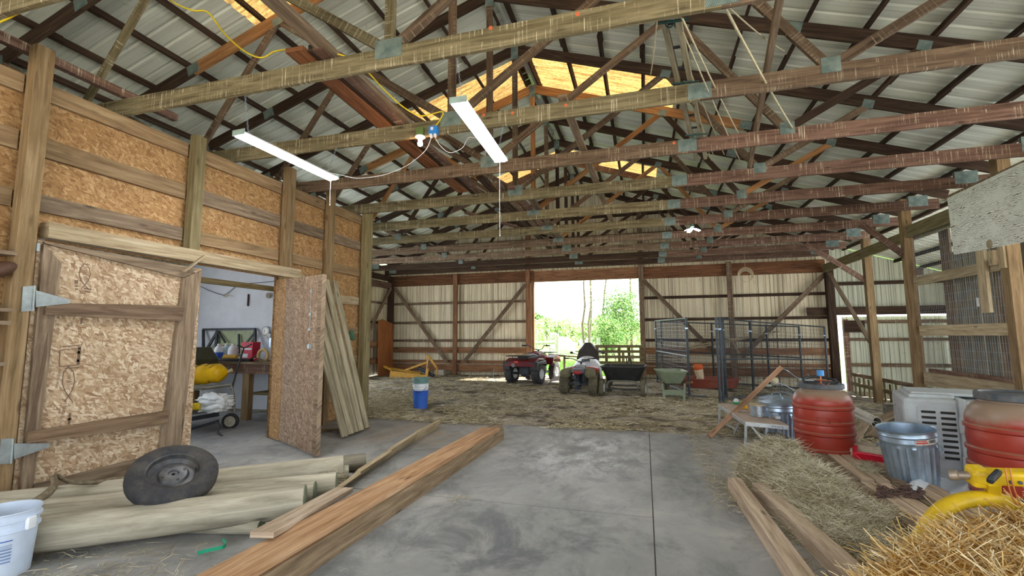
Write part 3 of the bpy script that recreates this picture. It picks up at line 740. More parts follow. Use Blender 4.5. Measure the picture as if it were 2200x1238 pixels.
# ============================================================ LAMPS AND WIRES
LCAP = plain('lamp_cap', (150, 170, 164), .5)
def tube_light(a, b, label, ups):
    a, b = V(a), V(b); t = thing('tube_light', label, 'light', tuple((a+b)/2), group='hanging tube lights')
    d = (b-a).normalized()
    mb = MB(); mb.beam(a+V((0, 0, .02)), b+V((0, 0, .02)), .06, .035)
    sd = V((d.y, -d.x, 0))
    for s in (-1, 1): mb.beam(a+sd*s*.052+V((0, 0, .012)), b+sd*s*.052+V((0, 0, .012)), .055, .004, V((s*sd.x*.45, s*sd.y*.45, 1)))
    mb.build('reflector', WHITEP, t)
    mb = MB()
    for e, q in ((a, -1), (b, 1)): mb = MB(); mb.beam(e+d*q*.004+V((0, 0, .012)), e+d*q*.012+V((0, 0, .012)), .15, .055); mb.build('end_cap', LCAP, t)
    mb = MB(); mb.beam(a+V((0, 0, -.012)), b+V((0, 0, -.012)), .11, .02); mb.build('tube', TUBE_E, t)
    for e, u in zip((a+d*.1, b-d*.1), ups):
        mb = MB(); u = V(u); n = int((u-e).length/.022)
        for k in range(n):
            p = (e+V((0, 0, .03))).lerp(u, (k+.5)/n); q = arc(p, .009, 0, 2*math.pi, 8, (1, 0, 0) if k % 2 else (0, 1, 0))[:-1]
            mb.tube(q, .0014, 4, closed=True)
        mb.build('chain', GALV, t)
    return t
TUBE_E = emit('tube_glow', (.93, .97, 1.0), TUBE)
tl = tube_light((-3.645, 3.37, 3.325), (-3.57, 4.66, 3.31), 'hanging tube light in front of the strand board wall', ((-3.6, 3.37, 3.7), (-3.55, 4.68, 3.71)))
tl2 = tube_light((-1.405, 3.37, 3.315), (-1.44, 4.65, 3.30), 'hanging tube light under the middle of the trusses, beside the glowing bulb', ((-1.42, 3.37, 3.7), (-1.42, 4.68, 3.71)))
def pull(t, p, L):
    mb = MB(); p = V(p); mb.tube([p, p-V((.003, 0, L*.5)), p-V((0, 0, L))], .0022, 5); mb.ball(p-V((0, 0, L)), .007, n=8, mth=4); mb.build('pull_cord', WHITEP, t)
pull(tl, (-3.57, 4.62, 3.30), .33); pull(tl2, (-1.44, 4.62, 3.29), .83)
# bulb in its porcelain holder
bp = PY(903, 290, 4.66); bp.z = 3.70
t = thing('bulb_lamp', 'glowing bare bulb in a white porcelain holder under a green box', 'light', tuple(bp))
mb = MB(); mb.lathe([(0, -.005), (.058, -.004), (.06, -.015), (.04, -.03), (.028, -.032), (.026, -.05), (0, -.05)], 20); mb.xf(Matrix.Translation(bp)); mb.build('holder', WHITEP, t, smooth=.6)
mb = MB(); mb.ball(bp-V((0, 0, .092)), .031, n=18, mth=10); mb.lathe([(.02, -.045), (.022, -.07)], 14, Matrix.Translation(bp)); mb.build('bulb', emit('bulb_glow', (1, .55, .24), BULB), t, smooth=1)
mb = MB(); mb.box(bp.x-.045, bp.x+.045, bp.y-.03, bp.y+.02, bp.z, bp.z+.1); mb.build('box', plain('green_box', (92, 112, 58), .6), t, bevel=.006)
jp = PY(932, 281, 4.655)
t = thing('junction_box', 'blue plastic junction box beside the glowing bulb', 'electrical box', tuple(jp))
mb = MB(); mb.box(jp.x-.05, jp.x+.05, jp.y-.035, jp.y+.03, jp.z-.045, jp.z+.045); mb.build('box', plain('blue_box', (40, 122, 196), .5, 0, .06), t, bevel=.005)
mb = MB(); mb.box(jp.x-.022, jp.x+.008, jp.y-.038, jp.y-.035, jp.z-.005, jp.z+.03); mb.build('receptacle', WHITEP, t)
for dx in (-.022, .024):
    mb = MB(); mb.box(jp.x+dx-.014, jp.x+dx+.014, jp.y-.03, jp.y+.0, jp.z-.085, jp.z-.045); mb.build('plug', WHITEP, t, bevel=.004)
# white leads from the box to the tube lights, yellow cord along the trusses
def cord(name, pts, r, mat, label, cat='cord', n=6, grp=None):
    mb = MB(); mb.tube(smooth_path(pts, 6), r, n); return tag(mb.build(name, mat, smooth=1.2), label, cat, grp)
cord('lamp_lead', [jp+V((-.022, -.015, -.085)), PY(915, 322, 4.6), PY(890, 345, 4.65), PY(862, 362, 4.7), PY(820, 377, 4.75), PY(770, 383, 4.75), PY(740, 378, 4.7), V((-3.57, 4.6, 3.36))], .004, WHITEP, 'white lead drooping from the blue box to the tube light by the strand board wall')
cord('lamp_lead', [jp+V((.024, -.015, -.085)), PY(945, 312, 4.62), PY(966, 328, 4.66), PY(993, 318, 4.66), PY(1010, 295, 4.5), V((-1.44, 4.3, 3.34))], .004, WHITEP, 'short white lead from the blue box to the tube light beside the glowing bulb')
yc = [G(-60, 62, 3.66), PY(0, 47, 2.02), PY(45, 25, 2.02), PY(92, -4, 2.02), PY(180, -60, 2.05), PY(300, -60, 2.3), PY(365, 0, 2.9), PY(412, 22, 3.0), PY(447, 27, 3.05), PY(482, 72, 3.1), PY(525, 110, 3.15), PY(562, 124, 3.2), PY(592, 110, 3.25), PY(640, 106, 3.28), PY(688, 112, 3.3), PY(745, 122, 3.4), PY(790, 155, 3.7), PY(825, 193, 4.0), PY(868, 231, 4.3), PY(905, 249, 4.5), PY(950, 240, 4.6), PY(945, 258, 4.62), V((jp.x+.02, 4.65, jp.z+.05))]
cord('extension_cord', yc, .0075, plain('yellow_cord', (226, 200, 40), .5, 0, .05), 'yellow extension cord looped through the trusses to the blue box')
# cluster lamp with angled panels
lp = PY(1485, 442, 10.1)
t = thing('cluster_lamp', 'bright cluster lamp with fanned panels far under the trusses', 'light', (lp.x, 10.08, 3.68))
o = V((lp.x, 10.08, 3.68))
mb = MB(); mb.lathe([(0, .0), (.04, .0), (.045, -.05), (0, -.05)], 16, Matrix.Translation(o)); mb.build('holder', plain('green_socket', (70, 104, 84), .5), t, smooth=.6)
for k in range(4):
    a = .4+k*math.pi/2; dr = V((math.cos(a), math.sin(a), -.35)).normalized(); s = V((-math.sin(a), math.cos(a), 0))
    mb = MB(); mb.beam(o+V((0, 0, -.06))+dr*.03, o+V((0, 0, -.06))+dr*.17, .09, .014, dr.cross(s)); mb.build('fin', BLACKM, t)
    q = V((0, 0, -.016)); mb = MB(); mb.beam(o+V((0, 0, -.06))+dr*.035+q, o+V((0, 0, -.06))+dr*.165+q, .075, .004, dr.cross(s)); mb.build('panel', emit('led_glow', (.95, .97, 1), LED), t)
# boards stored up in the trusses
def sboard(a, b, w_, h_, mat, label):
    mb = MB(); mb.beam(a, b, w_, h_); return tag(mb.build('stored_board', mat), label, 'board', 'boards stored on the trusses')
sboard((-2.86, 3.15, 3.90), (-2.95, 7.3, 3.90), .18, .04, wood('wood_stored', (104, 66, 44), (140, 92, 62), (162, 116, 82)), 'broad red-brown board lying along the trusses, outermost of the near bundle')
sboard((-2.735, 3.2, 3.92), (-2.80, 7.6, 3.92), .04, .06, W_DARK, 'dark narrow plank in the middle of the near bundle on the trusses')
sboard((-2.66, 3.2, 3.91), (-2.72, 7.7, 3.91), .10, .05, W_RED, 'pinkish rough plank beside the broad red-brown board on the trusses')
sboard((-2.595, 1.2, 3.93), (-2.65, 4.9, 3.93), .13, .05, W_GREYB, 'grey weathered board reaching out from the near bundle over the first trusses')
sboard((-2.97, 3.3, 3.96), (-3.08, 6.9, 3.96), .10, .05, W_DARK, 'dark splintered board at the outer side of the near bundle')
for k, (x, l) in enumerate(((-2.42, 'dark board starting the farther row on the trusses'), (-2.25, 'second board of the farther row on the trusses'), (-2.08, 'third board of the farther row on the trusses'), (-1.9, 'board of the farther row closest to the ridge line'))):
    sboard((x, 6.7+.3*k, 3.90), (x-.12, 13.2-.4*k, 3.90), .12, .04, (W_DARK, W_BROWN, W_RED, W_BROWN)[k], l)
sboard((-3.4, 8.6, 3.9), (-1.7, 12.6, 3.9), .1, .04, W_RED, 'slanting reddish board across the far trusses')
mb = MB(); mb.beam((-.75, 4.6, 3.9), (-.55, 12.5, 3.9), .09, .04, (0, 0, 1)); tag(mb.build('lateral_tie', W_GREYB), 'grey lateral tie board nailed along the chords right of the middle tube light', 'board')
mb = MB(); mb.beam((1.0, 2.6, 4.35), (1.62, 7.6, 3.92), .05, .10, (0, 0, 1)); tag(mb.build('slanted_brace', W_GREYB), 'weathered brace slanting along the right-hand chords, splintered face', 'brace')
# ladder of two rails hung with rope
t = thing('hanging_ladder', 'old grey ladder slung along the right side of the trusses', 'ladder', (.4, 4.6, 3.95))
for (a, b) in (((.21, 3.62, 3.97), (.80, 6.9, 3.93)), ((.32, 3.62, 3.97), (.92, 6.9, 3.93))):
    mb = MB(); mb.beam(a, b, .045, .075); mb.build('rail', W_LEAN, t)
for k in range(9):
    f = .06+k*.105; mb = MB(); mb.tube([V((.21, 3.62, 3.97)).lerp(V((.80, 6.9, 3.93)), f), V((.32, 3.62, 3.97)).lerp(V((.92, 6.9, 3.93)), f)], .014, 8); mb.build('rung', BLACKM, t)
for f in (.03, .33, .72):
    p = V((.21, 3.62, 3.97)).lerp(V((.80, 6.9, 3.93)), f); mb = MB(); mb.beam(p+V((-.06, 0, -.045)), p+V((.2, .02, -.045)), .025, .012); mb.tube(arc(p+V((.05, 0, -.07)), .03, 0, 2*math.pi, 10)[:-1], .007, 6, closed=True); mb.build('bracket', plain('teal_metal', (62, 92, 92), .5, .4), t)
ROPE = plain('rope', (190, 180, 150), .9, 0, .15, 30)
rp = [((1555, 10), 3.4, (1702, 274), 6.03, .011, 'thick pale rope stretched to the gusset plate on the reddish chord'),
 ((1466, 40), 3.4, (1600, 312), 6.9, .008, 'pale rope beside the ladder running to the reddish chord'),
 ((1468, 70), 3.6, (1590, 345), 7.3, .007, 'slim rope crossing close beside the ladder'),
 ((1480, 145), 4.5, (1556, 332), 7.2, .006, 'thin rope hanging from the ladder bracket'),
 ((1490, 220), 5.2, (1536, 340), 7.3, .005, 'thin cord farther along the ladder'),
 ((1496, 220), 5.2, (1528, 345), 7.3, .004, 'thinnest cord beside the ladder rail'),
 ((1412, 40), 3.5, (1398, 160), 4.6, .006, 'short rope end dangling left of the ladder'),
 ((1565, 15), 3.4, (1686, 110), 5.9, .006, 'grey rope from the near chord towards the right roof slope'),
 ((1484, 200), 5.0, (1510, 300), 6.6, .004, 'slack cord hanging between the ladder rails')]
for (a, ya, b, y2, r, l) in rp:
    p, q = PY(*a, ya), PY(*b, y2); mb = MB(); mb.tube(sag(p, q, .03, 8), r, 6); tag(mb.build('rope', ROPE, smooth=1), l, 'rope', 'ropes by the hanging ladder')
# coil of twine by the back wall
p = PY(1602, 590, 14.2); t = thing('twine_coil', 'coil of twine hanging in front of the back wall', 'rope', tuple(p))
mb = MB()
for k in range(5): mb.tube(arc(p+V((0, .01*k, -.012*k)), .2-.012*k, 0, 2*math.pi, 22)[:-1], .006, 5, closed=True)
mb.build('coil', ROPE, t, smooth=1); mb = MB(); mb.tube([p+V((0, 0, .2)), V((p.x, 14.25, 3.72))], .004, 5); mb.build('string', ROPE, t)

# ============================================================ LEFT FOREGROUND
def rbox_log(name, a, b, r, mat, label, grp, seed, endm=True):
    a, b = V(a), V(b); t = thing(name, label, 'log', tuple(a.lerp(b, .5)), group=grp)
    N = 14; pts = [a.lerp(b, i/N) for i in range(N+1)]; mb = MB(); mb.tube(pts, [r*(1+.025*noise2(i*.9, seed, 4)) for i in range(N+1)], 24)
    mb.f = mb.f[:-2]; mb.uv = mb.uv[:-2]; mb.build('bark_side', mat, t, smooth=1.0)
    d = (b-a).normalized(); M = rotto(d)
    for e, s in ((a, -1), (b, 1)):
        mb = MB(); mb.lathe([(0, 0), (r*.5, .0), (r*.97, -.0), (r*1.0, -.006*1)], 24); mb.xf(Matrix.Translation(e+d*s*.004) @ (M if s > 0 else M @ Matrix.Rotation(math.pi, 4, 'X'))); mb.build('cut_end', W_LOGEND, t)
LG = 'round posts lying in a pile'
def lg(pr, zr, pl, zl, r, label, seed, ext=1.0, mat=None):
    b = G(*pr, zr); a = G(*pl, zl); a = b+(a-b)*ext; rbox_log('round_post', a, b, r, mat or W_LOG, label, LG, seed)
lg((655, 1075), .185, (70, 1150), .135, .112, 'round post lying at the front of the pile, nearest the camera', 1, 1.12)
lg((676, 1058), .155, (90, 1112), .12, .085, 'thinner round post just behind the front one', 2, 1.1)
lg((722, 1040), .145, (120, 1098), .12, .095, 'round post in the middle of the pile with straw at its end', 3, 1.1)
lg((748, 1015), .10, (420, 1052), .09, .07, 'small round post end showing beside the rear one', 4)
lg((737, 1003), .15, (50, 1082), .13, .105, 'greenish round post at the back of the pile under the tire', 5, 1.12)
lg((785, 992), .085, (640, 1008), .085, .085, 'short grey weathered post at the far right of the pile', 6, 1.0, W_GREY)
lg((560, 1133), .05, (330, 1128), .05, .05, 'mossy cross log under the pile', 7)
# tire on its rim
wc = G(372, 1022, .385); nrm = (V((0, 0, CAMZ))-wc); nrm = (nrm.normalized()*.55+V((-.05, .1, .62))).normalized()
t = thing('spare_wheel', 'black tire on a dusty steel rim leaning on the round posts', 'wheel', tuple(wc))
M = Matrix.Translation(wc) @ rotto(nrm)
mb = MB(); R = .285
pr = [(.165, -.05), (.18, -.062), (.22, -.068), (.262, -.058), (.282, -.035), (.285, 0), (.282, .035), (.262, .058), (.22, .068), (.18, .062), (.165, .05)]
mb.lathe(pr, 72, M, .004); mb.build('tire', RUBBER, t, smooth=.7)
mb = MB(); mb.lathe([(.168, .05), (.172, .056), (.162, .05), (.155, .02), (.13, .0), (.1, .004), (.085, .02), (.06, .024), (.035, .022), (.03, .012), (.012, .012), (.012, -.01), (0, -.01)], 48, M)
for k in range(4):
    a = k*math.pi/2+.3; mb.ball(M @ V((.07*math.cos(a), .07*math.sin(a), .024)), .009, n=8, mth=4)
mb.build('rim', plain('rim_steel', (70, 72, 76), .45, .45, .3, 16, .45, (112, 104, 90)), t, smooth=.5)
mb = MB(); mb.tube([M @ V((.14, 0, .01)), M @ V((.132, 0, .045))], .005, 6); mb.build('valve', BLACKP, [o for o in t.children if o.name.startswith('rim')][0])
# branch
t = thing('tree_branch', 'crooked weathered branch propped behind the round posts', 'branch', tuple(G(120, 1060, .2)))
mb = MB(); pts = smooth_path([G(62, 1082, .28), G(95, 1066, .29), G(118, 1042, .30), G(120, 1022, .30), G(150, 1036, .28), G(200, 1037, .25), G(250, 1030, .22), G(320, 1022, .2), G(392, 1010, .16)], 5)
mb.tube(pts, [.016+.012*math.sin(math.pi*min(1, i/12)) for i in range(len(pts))], 8); mb.tube([G(118, 1042, .30), G(110, 1025, .33)], [.02, .012], 7); mb.build('stem', plain('branch_bark', (112, 102, 84), .95, 0, .35, 18, bump=.5), t, smooth=1)
# boards in front
def plank(name, a, b, w_, h_, mat, label, up=(0, 0, 1), cat='board', bev=.004, grp=None):
    mb = MB(); mb.beam(a, b, w_, h_, up); return tag(mb.build(name, mat, bevel=bev), label, cat, grp)
plank('timber_beam', (-2.06, 1.3, .075), (-1.965, 6.2, .075), .17, .15, W_NEWSIDE, 'lower brown timber facing the open concrete, cracked side, orange board on top')
plank('timber_beam', (-2.26, 1.6, .07), (-2.07, 6.55, .07), .14, .14, W_NEWSIDE, 'timber at the back of the stack whose grey end sticks out farthest')
plank('orange_board', (-2.135, 1.3, .172), (-2.0, 6.0, .172), .25, .04, W_NEW, 'long fresh orange board on top of the timber stack')
plank('pink_board', G(562, 1150, .225), G(740, 1052, .12), .15, .036, W_TIMBER, 'short pinkish board end resting on the orange board under the round posts')
mb = MB(); pts = [G(700, 1068, .06), G(760, 1024, .07), G(830, 978, .07), G(890, 940, .06), G(941, 913, .05)]
for k in range(4):
    tw = .35+.28*k; a, b = pts[k], pts[k+1]; mb.beam(a, b+(b-a)*.02, .035+.0*k, .14, (math.cos(tw)*.9, .1, math.sin(tw)+.25))
tag(mb.build('twisted_board', W_PALE), 'long thin grey board twisting across the floor beside the timber stack', 'board')
# boards leaning on the wall behind the open leaf
lb = [((741, 944), 5.86, 'leaning half-round board nearest the open door leaf'), ((754, 938), 6.03, 'second leaning board from the open door leaf'), ((764, 934), 6.22, 'middle one of the leaning boards beside the open leaf'), ((776, 930), 6.42, 'fourth leaning board, next to the outermost'), ((788, 925), 6.62, 'outermost leaning board, closest to the corner post')]
for (pp, yt, l) in lb:
    a = G(*pp, .0); a.z = .03; b = V((-4.99+.02, yt, 2.32)); mb = MB()
    d = (b-a).normalized(); k = mb.mark(); prof = [(-.055, -.02), (.055, -.02), (.055, .008), (.035, .03), (0, .04), (-.035, .03), (-.055, .008)]
    sd = V((0, 1, 0)); nn_ = d.cross(sd).normalized(); sd = nn_.cross(d)
    nn_ = -nn_ if nn_.x < 0 else nn_
    mb.prism(prof, (b-a).length, a.lerp(b, .5), sd, nn_); mb.uv = [[(v*1.0+0, u) for (u, v) in f] for f in mb.uv]
    # grain along the board
    uv = []
    for f in mb.f:
        uv.append([((mb.v[i]-a).dot(d), (mb.v[i]-a).dot(sd)+(mb.v[i]-a).dot(nn_)) for i in f])
    mb.uv = uv
    tag(mb.build('leaning_board', W_LEAN, bevel=.003), l, 'board', 'boards leaning on the wall')
plank('floor_strip', (-4.75, 5.9, .03), (-4.1, 6.2, .03), .03, .04, W_GREYB, 'thin stick lying behind the feet of the leaning boards')
# strap
t = thing('plastic_strap', 'bent green plastic strap on the floor in front of the posts', 'strap', tuple(G(455, 1180)))
mb = MB(); pts = smooth_path([G(424, 1189, .012), G(450, 1182, .02), G(478, 1176, .03), G(486, 1168, .035), G(478, 1160, .03)], 4)
for a, b in zip(pts, pts[1:]): mb.beam(a, b, .003, .022)
mb.build('band', plain('green_strap', (40, 160, 122), .4, 0, .08), t)
# white bucket
def bucket(name, label, loc, s, mat, ribs, group=None, handle=True, mat2=None):
    t = thing(name, label, 'bucket', loc, group=group)
    H, r0, r1 = .37*s, .128*s, .152*s
    def rr(z): return r0+(r1-r0)*z/H
    pr = [(0, 0), (r0-.006, 0), (r0, .006)]
    for z in (.26*s, ): pr += [(rr(z), z)]
    for z in ribs: pr += [(rr(z*s)+.001, z*s-.004), (rr(z*s)+.011*s, z*s), (rr(z*s)+.011*s, z*s+.012*s), (rr(z*s)+.001, z*s+.016*s)]
    pr += [(r1, H-.012), (r1+.007*s, H-.008), (r1+.007*s, H), (r1-.001, H), (r1-.004, H-.01), (r0-.006, .01), (0, .008)]
    mb = MB(); mb.lathe(pr, 48, Matrix.Translation(V(loc))); mb.build('body', mat, t, smooth=.5)
    return t, rr
bl = G(12, 1100, .36); bl.z = 0
t, rr = bucket('white_bucket', 'white plastic bucket cut by the left edge of the view', tuple(bl), 1.02, plain('pail_white', (196, 210, 230), .5, 0, .05, 8, .25, (170, 160, 146)), (.262, .318))
for a in (.25, 3.4):
    p = bl+V((math.cos(a)*.163, math.sin(a)*.163, .30)); mb = MB(); mb.beam(p-V((0, 0, .035)), p+V((0, 0, .035)), .05, .025, V((math.cos(a), math.sin(a), 0))); mb.build('handle_ear', WHITEP, t, bevel=.006)
PRINT = plain('blue_print', (120, 140, 176), .6); PRINTD = plain('blue_print_dark', (52, 92, 170), .6)
for (zz, h, m_) in ((.225, .006, PRINTD), (.20, .004, PRINT), (.19, .004, PRINT), (.178, .01, PRINT), (.16, .01, PRINT), (.142, .01, PRINT), (.124, .01, PRINT), (.106, .01, PRINT)):
    mb = MB()
    for (a0, a1) in ((-1.6, -.9), (-.85, -.2)):
        q = MB(); q.lathe([(rr(zz)+.0012, zz-h/2), (rr(zz+h)+.0012, zz+h/2)], 16, Matrix.Translation(bl), a0=a0, a1=a1); join(mb, q)
    mb.build('printed_lines', m_, t)
# shelves left of the first post
for k, (py, z0, l) in enumerate(((548, 0, 'top wall shelf'), (668, 0, 'second wall shelf'), (695, 0, 'third wall shelf'), (780, 0, 'lowest wall shelf'))):
    z = PX(30, py, -4.9).z; t = thing('wall_shelf', l+' beside the big brown post', 'shelf', (-4.9, 2.0, z), group='small shelves beside the big post')
    mb = MB(); mb.box(-5.09, -4.78-.02*(k == 0), 1.3, 2.44, z-.015, z+.015); mb.build('board', W_GREYB, t)
    mb = MB(); mb.prism([(0, 0), (.14, 0), (0, -.14)], .03, (-5.08, 2.1, z-.02), (1, 0, 0), (0, 0, 1)); mb.build('bracket', W_DARK, t)
mb = MB(); p = PX(-4, 580, -4.92); mb.ball(p, .08, .12, .06, M=Matrix.Rotation(.5, 3, 'X')); tag(mb.build('leather_roll', plain('brown_leather', (84, 58, 44), .6), smooth=1), 'dark brown roll tucked under the top wall shelf', 'roll')
# ============================================================ RIGHT SIDE: STALL FRONT, BOARD, BARRELS, CANS
sf = thing('mesh_fence', 'stall front of pale rails and wire mesh between two posts', 'fence', (5.1, 9.6, -.1))
for (z0, z1, y0, y1, mt) in ((3.30, 3.53, 8.38, 10.85, W_POSTG), (2.33, 2.50, 8.3, 10.75, W_PALE), (1.375, 1.56, 8.3, 10.7, W_PALE), (.45, .69, 8.3, 10.7, W_PALE)):
    mb = MB(); mb.box(5.06, 5.10, y0, y1, z0, z1); mb.build('rail', mt, sf, bevel=.004)
mb = MB()
for k in range(46):
    y = 8.40+k*.053; mb.tube([(5.125, y, .6), (5.125+.01*noise2(k, 1), y+.01, 1.5), (5.125, y, 3.32)], .0016, 3)
for k in range(19):
    z = .7+k*.14; mb.tube([(5.122, 8.38, z), (5.13, 9.2, z+.015*noise2(k, 3)), (5.122, 10.85, z)], .0016, 3)
mb.build('wire_mesh', GALV, sf)
mb = MB(); mb.box(5.0, 5.045, 8.66, 8.84, 1.72, 2.68); mb.build('short_batten', W_PALE, sf)
for z in (2.62, 1.5, .55):
    mb = MB(); mb.box(5.18, 5.22, 10.70, 11.06, z-.07, z+.07); mb.build('end_block', W_GREYB, sf)
mb = MB(); mb.box(4.99, 5.03, 8.24, 8.36, 2.34, 2.66); mb.box(4.93, 4.99, 8.36, 8.46, 2.40, 2.62); mb.build('block', W_PALE, sf)
mb = MB(); mb.box(5.10, 5.14, 8.40, 10.6, .69, .76); mb.build('dark_sill', W_RED, sf)
# old grey boards standing behind the mesh
for k, (y, w_, z1, mt, l) in enumerate(((10.5, .30, 3.62, W_GREYB, 'tall broad grey board behind the mesh, next to the far post'), (10.17, .31, 2.9, W_GREY, 'grey board behind the mesh, second from the far post'), (9.85, .29, 3.0, W_GREY, 'grey board behind the mesh, left of the hanging padlock gap'), (9.52, .31, 2.9, W_GREY, 'weathered board in the middle of the stall back'), (9.19, .30, 3.1, W_GREYB, 'weathered board right of the stall gap'), (8.88, .29, 2.9, W_GREY, 'grey stall board second from the stout post'), (8.57, .30, 3.1, W_GREY, 'grey stall board next to the stout post'))):
    mb = MB(); mb.beam((5.5, y, -.2), (5.5, y, z1), .03, w_, (0, 1, 0)); tag(mb.build('stall_board', mt), l, 'board', 'boards behind the wire mesh')
# white painted plywood
t = thing('painted_board', 'big white plywood board with flaking paint nailed high on the post', 'board', (4.95, 8.2, 2.65))
def flaky():
    t_ = NT('flaking_white', .75, 0, .3); uv = t_.coord('UV', (1, 1, 1)); wv = t_.new('ShaderNodeTexWave', wave_type='BANDS', bands_direction='Y'); wv.inputs['Scale'].default_value = 9; wv.inputs['Distortion'].default_value = 14; wv.inputs['Detail'].default_value = 3; wv.inputs['Detail Scale'].default_value = .9
    mp = t_.coord('UV', (.55, 1.6, 1)); t_.link(mp, wv.inputs['Vector']); n = t_.noise(uv, 4, 5, .7)
    col = t_.ramp(t_.noise(uv, 2, 4), [(.3, (228, 230, 222)), (.7, (246, 247, 240))])
    col = t_.mix(t_.mul(t_.step(wv.outputs['Fac'], .28, .1), t_.step(n, .4, .55)), col, (108, 100, 84)); n2 = t_.noise(t_.coord('UV', (5, 22, 1)), 1, 5, .7)
    col = t_.mix(t_.mul(t_.step(n2, .62, .68), .8), col, (134, 122, 100)); return t_.out(col)
mb = MB(); mb.prism([(6.95, 3.69), (9.26, 3.66), (9.24, 2.70), (8.6, 2.66), (6.95, 2.60)][::-1], .016, (4.95, 0, 0), (0, 1, 0), (0, 0, 1)); mb.build('plywood', flaky(), t)
mb = MB(); mb.box(4.955, 5.0, 6.95, 9.27, 3.665, 3.71); mb.build('top_batten', W_BROWN, t)
mb = MB(); mb.ball(PX(2126, 525, 4.94), .02, .06, .07); mb.build('rust_patch', plain('rust_patch', (150, 136, 112), .8), t)
# padlock-like catch behind the mesh
p = PX(2100, 640, 5.2); mb = MB(); mb.tube([p, p-V((0, 0, .14))], .02, 8); tag(mb.build('white_snap', WHITEP), 'small white snap hanging behind the mesh', 'hook')

def barrel_prof(s=1.0):
    P = [(0, 0), (.21, 0), (.225, .01), (.235, .03), (.262, .05)]
    def rib(z): return [(.284, z-.022), (.298, z-.010), (.298, z+.010), (.284, z+.022)]
    P += [(.282, .075)]+rib(.13)+[(.288, .2)]+rib(.30)+[(.289, .36)]+rib(.42)+[(.29, .5)]+rib(.58)+[(.288, .62), (.282, .66), (.262, .71), (.232, .745), (.205, .762), (.2, .775)]
    return P
def dusty_red(name, top):
    t_ = NT(name, .38, 0, .45); P = t_.coord('Object', (1, 1, 1)); n = t_.noise(P, 5, 6, .6)
    col = t_.ramp(n, [(.3, (148, 48, 36)), (.7, (166, 60, 44))])
    g = t_.new('ShaderNodeTexCoord'); sp = t_.new('ShaderNodeSeparateXYZ'); t_.link(g.outputs['Object'], sp.inputs[0])
    ad = t_.new('ShaderNodeMath', operation='MULTIPLY_ADD'); t_.link(n, ad.inputs[0]); ad.inputs[1].default_value = .22; t_.link(sp.outputs[2], ad.inputs[2])
    f = t_.step(ad.outputs[0], .78, .87)
    nz = t_.new('ShaderNodeSeparateXYZ'); t_.link(g.outputs['Normal'], nz.inputs[0]); up = t_.step(nz.outputs[2], .25, .7)
    col = t_.mix(t_.mul(up, .6), col, (140, 112, 94)); col = t_.mix(t_.mul(f, .9), col, (142, 126, 108)); n2 = t_.noise(t_.coord('Object', (2, 2, 9)), 2.2, 6, .7)
    col = t_.mix(t_.mul(t_.step(n2, .55, .75), .3), col, (170, 120, 96)); return t_.out(col)
BRED = dusty_red('barrel_red', 1)
LID = plain('barrel_lid', (74, 80, 88), .5, 0, .15, 20, .35, (140, 128, 110))
def barrel(loc, label, open_=False, k=1.0, rz=0):
    t = thing('red_barrel', label, 'barrel', loc, rz, group='red plastic barrels')
    mb = MB(); mb.lathe(barrel_prof(), 64); [mb.v.__setitem__(i, V((p.x*k, p.y*k, p.z*k))) for i, p in enumerate(mb.v)]; mb.build('body', BRED, t, smooth=.6, local=True)
    mb = MB(); lid = [(.2, .775), (.218, .775), (.222, .78), (.222, .822), (.216, .83), (.196, .83), (.192, .815), (.05, .808), (0, .808)]
    mb.lathe(lid, 90, wob=.008); [mb.v.__setitem__(i, V((p.x*k, p.y*k, p.z*k))) for i, p in enumerate(mb.v)]; mb.build('lid', LID, t, smooth=.5, local=True)
    for a in (-1.9, -1.5):
        mb = MB(); o = V((math.cos(a), math.sin(a), 0)); s_ = V((-o.y, o.x, 0)); c = o*.291*k+V((0, 0, .46*k))
        q = [c+s_*(-.05)+V((0, 0, -.03)), c+s_*.05+V((0, 0, -.03)), c+s_*.05+V((0, 0, .03)), c+s_*(-.05)+V((0, 0, .03))]
        mb.tube(q, .0035, 5, closed=True); mb.build('embossed_frame', BRED, t, local=True)
    return t
b1 = barrel((1.93, 6.18, .0), 'dusty red barrel with a blue-capped pump on its lid', k=1.02)
b2 = barrel((2.87, 4.78, -.0), 'dusty red barrel standing behind the straw bale and yellow pipes', k=1.12)
# pump bits on barrel 1
t = thing('drum_pump', 'blue-capped pump with copper wire on the barrel lid', 'pump', (1.93, 6.18, .85))
mb = MB(); mb.lathe([(0, 0), (.035, 0), (.035, .06), (.028, .065), (0, .065)], 20, Matrix.Translation((1.91, 6.1, .935))); mb.build('cap', plain('blue_cap', (64, 142, 214), .4, 0, .06), t, smooth=.5)
mb = MB(); mb.tube([(1.91, 6.1, .83), (1.91, 6.1, .94)], .008, 8); mb.tube([(1.84, 6.08, .885), (2.0, 6.1, .88)], .006, 6); mb.tube(smooth_path([(1.9, 6.09, .88), (1.88, 6.02, .86), (1.93, 6.0, .84), (1.98, 6.05, .86)]), .004, 6); mb.build('copper_rod', plain('copper', (176, 104, 76), .4, .6), t)
mb = MB(); mb.tube(arc((1.93, 6.18, .865), .17, 0, 2*math.pi, 32, (1, 0, 0), (0, .97, .22))[:-1], .016, 8, closed=True); mb.box(1.76, 2.1, 6.15, 6.19, .85, .87); mb.build('black_ring', BLACKP, t, smooth=1)
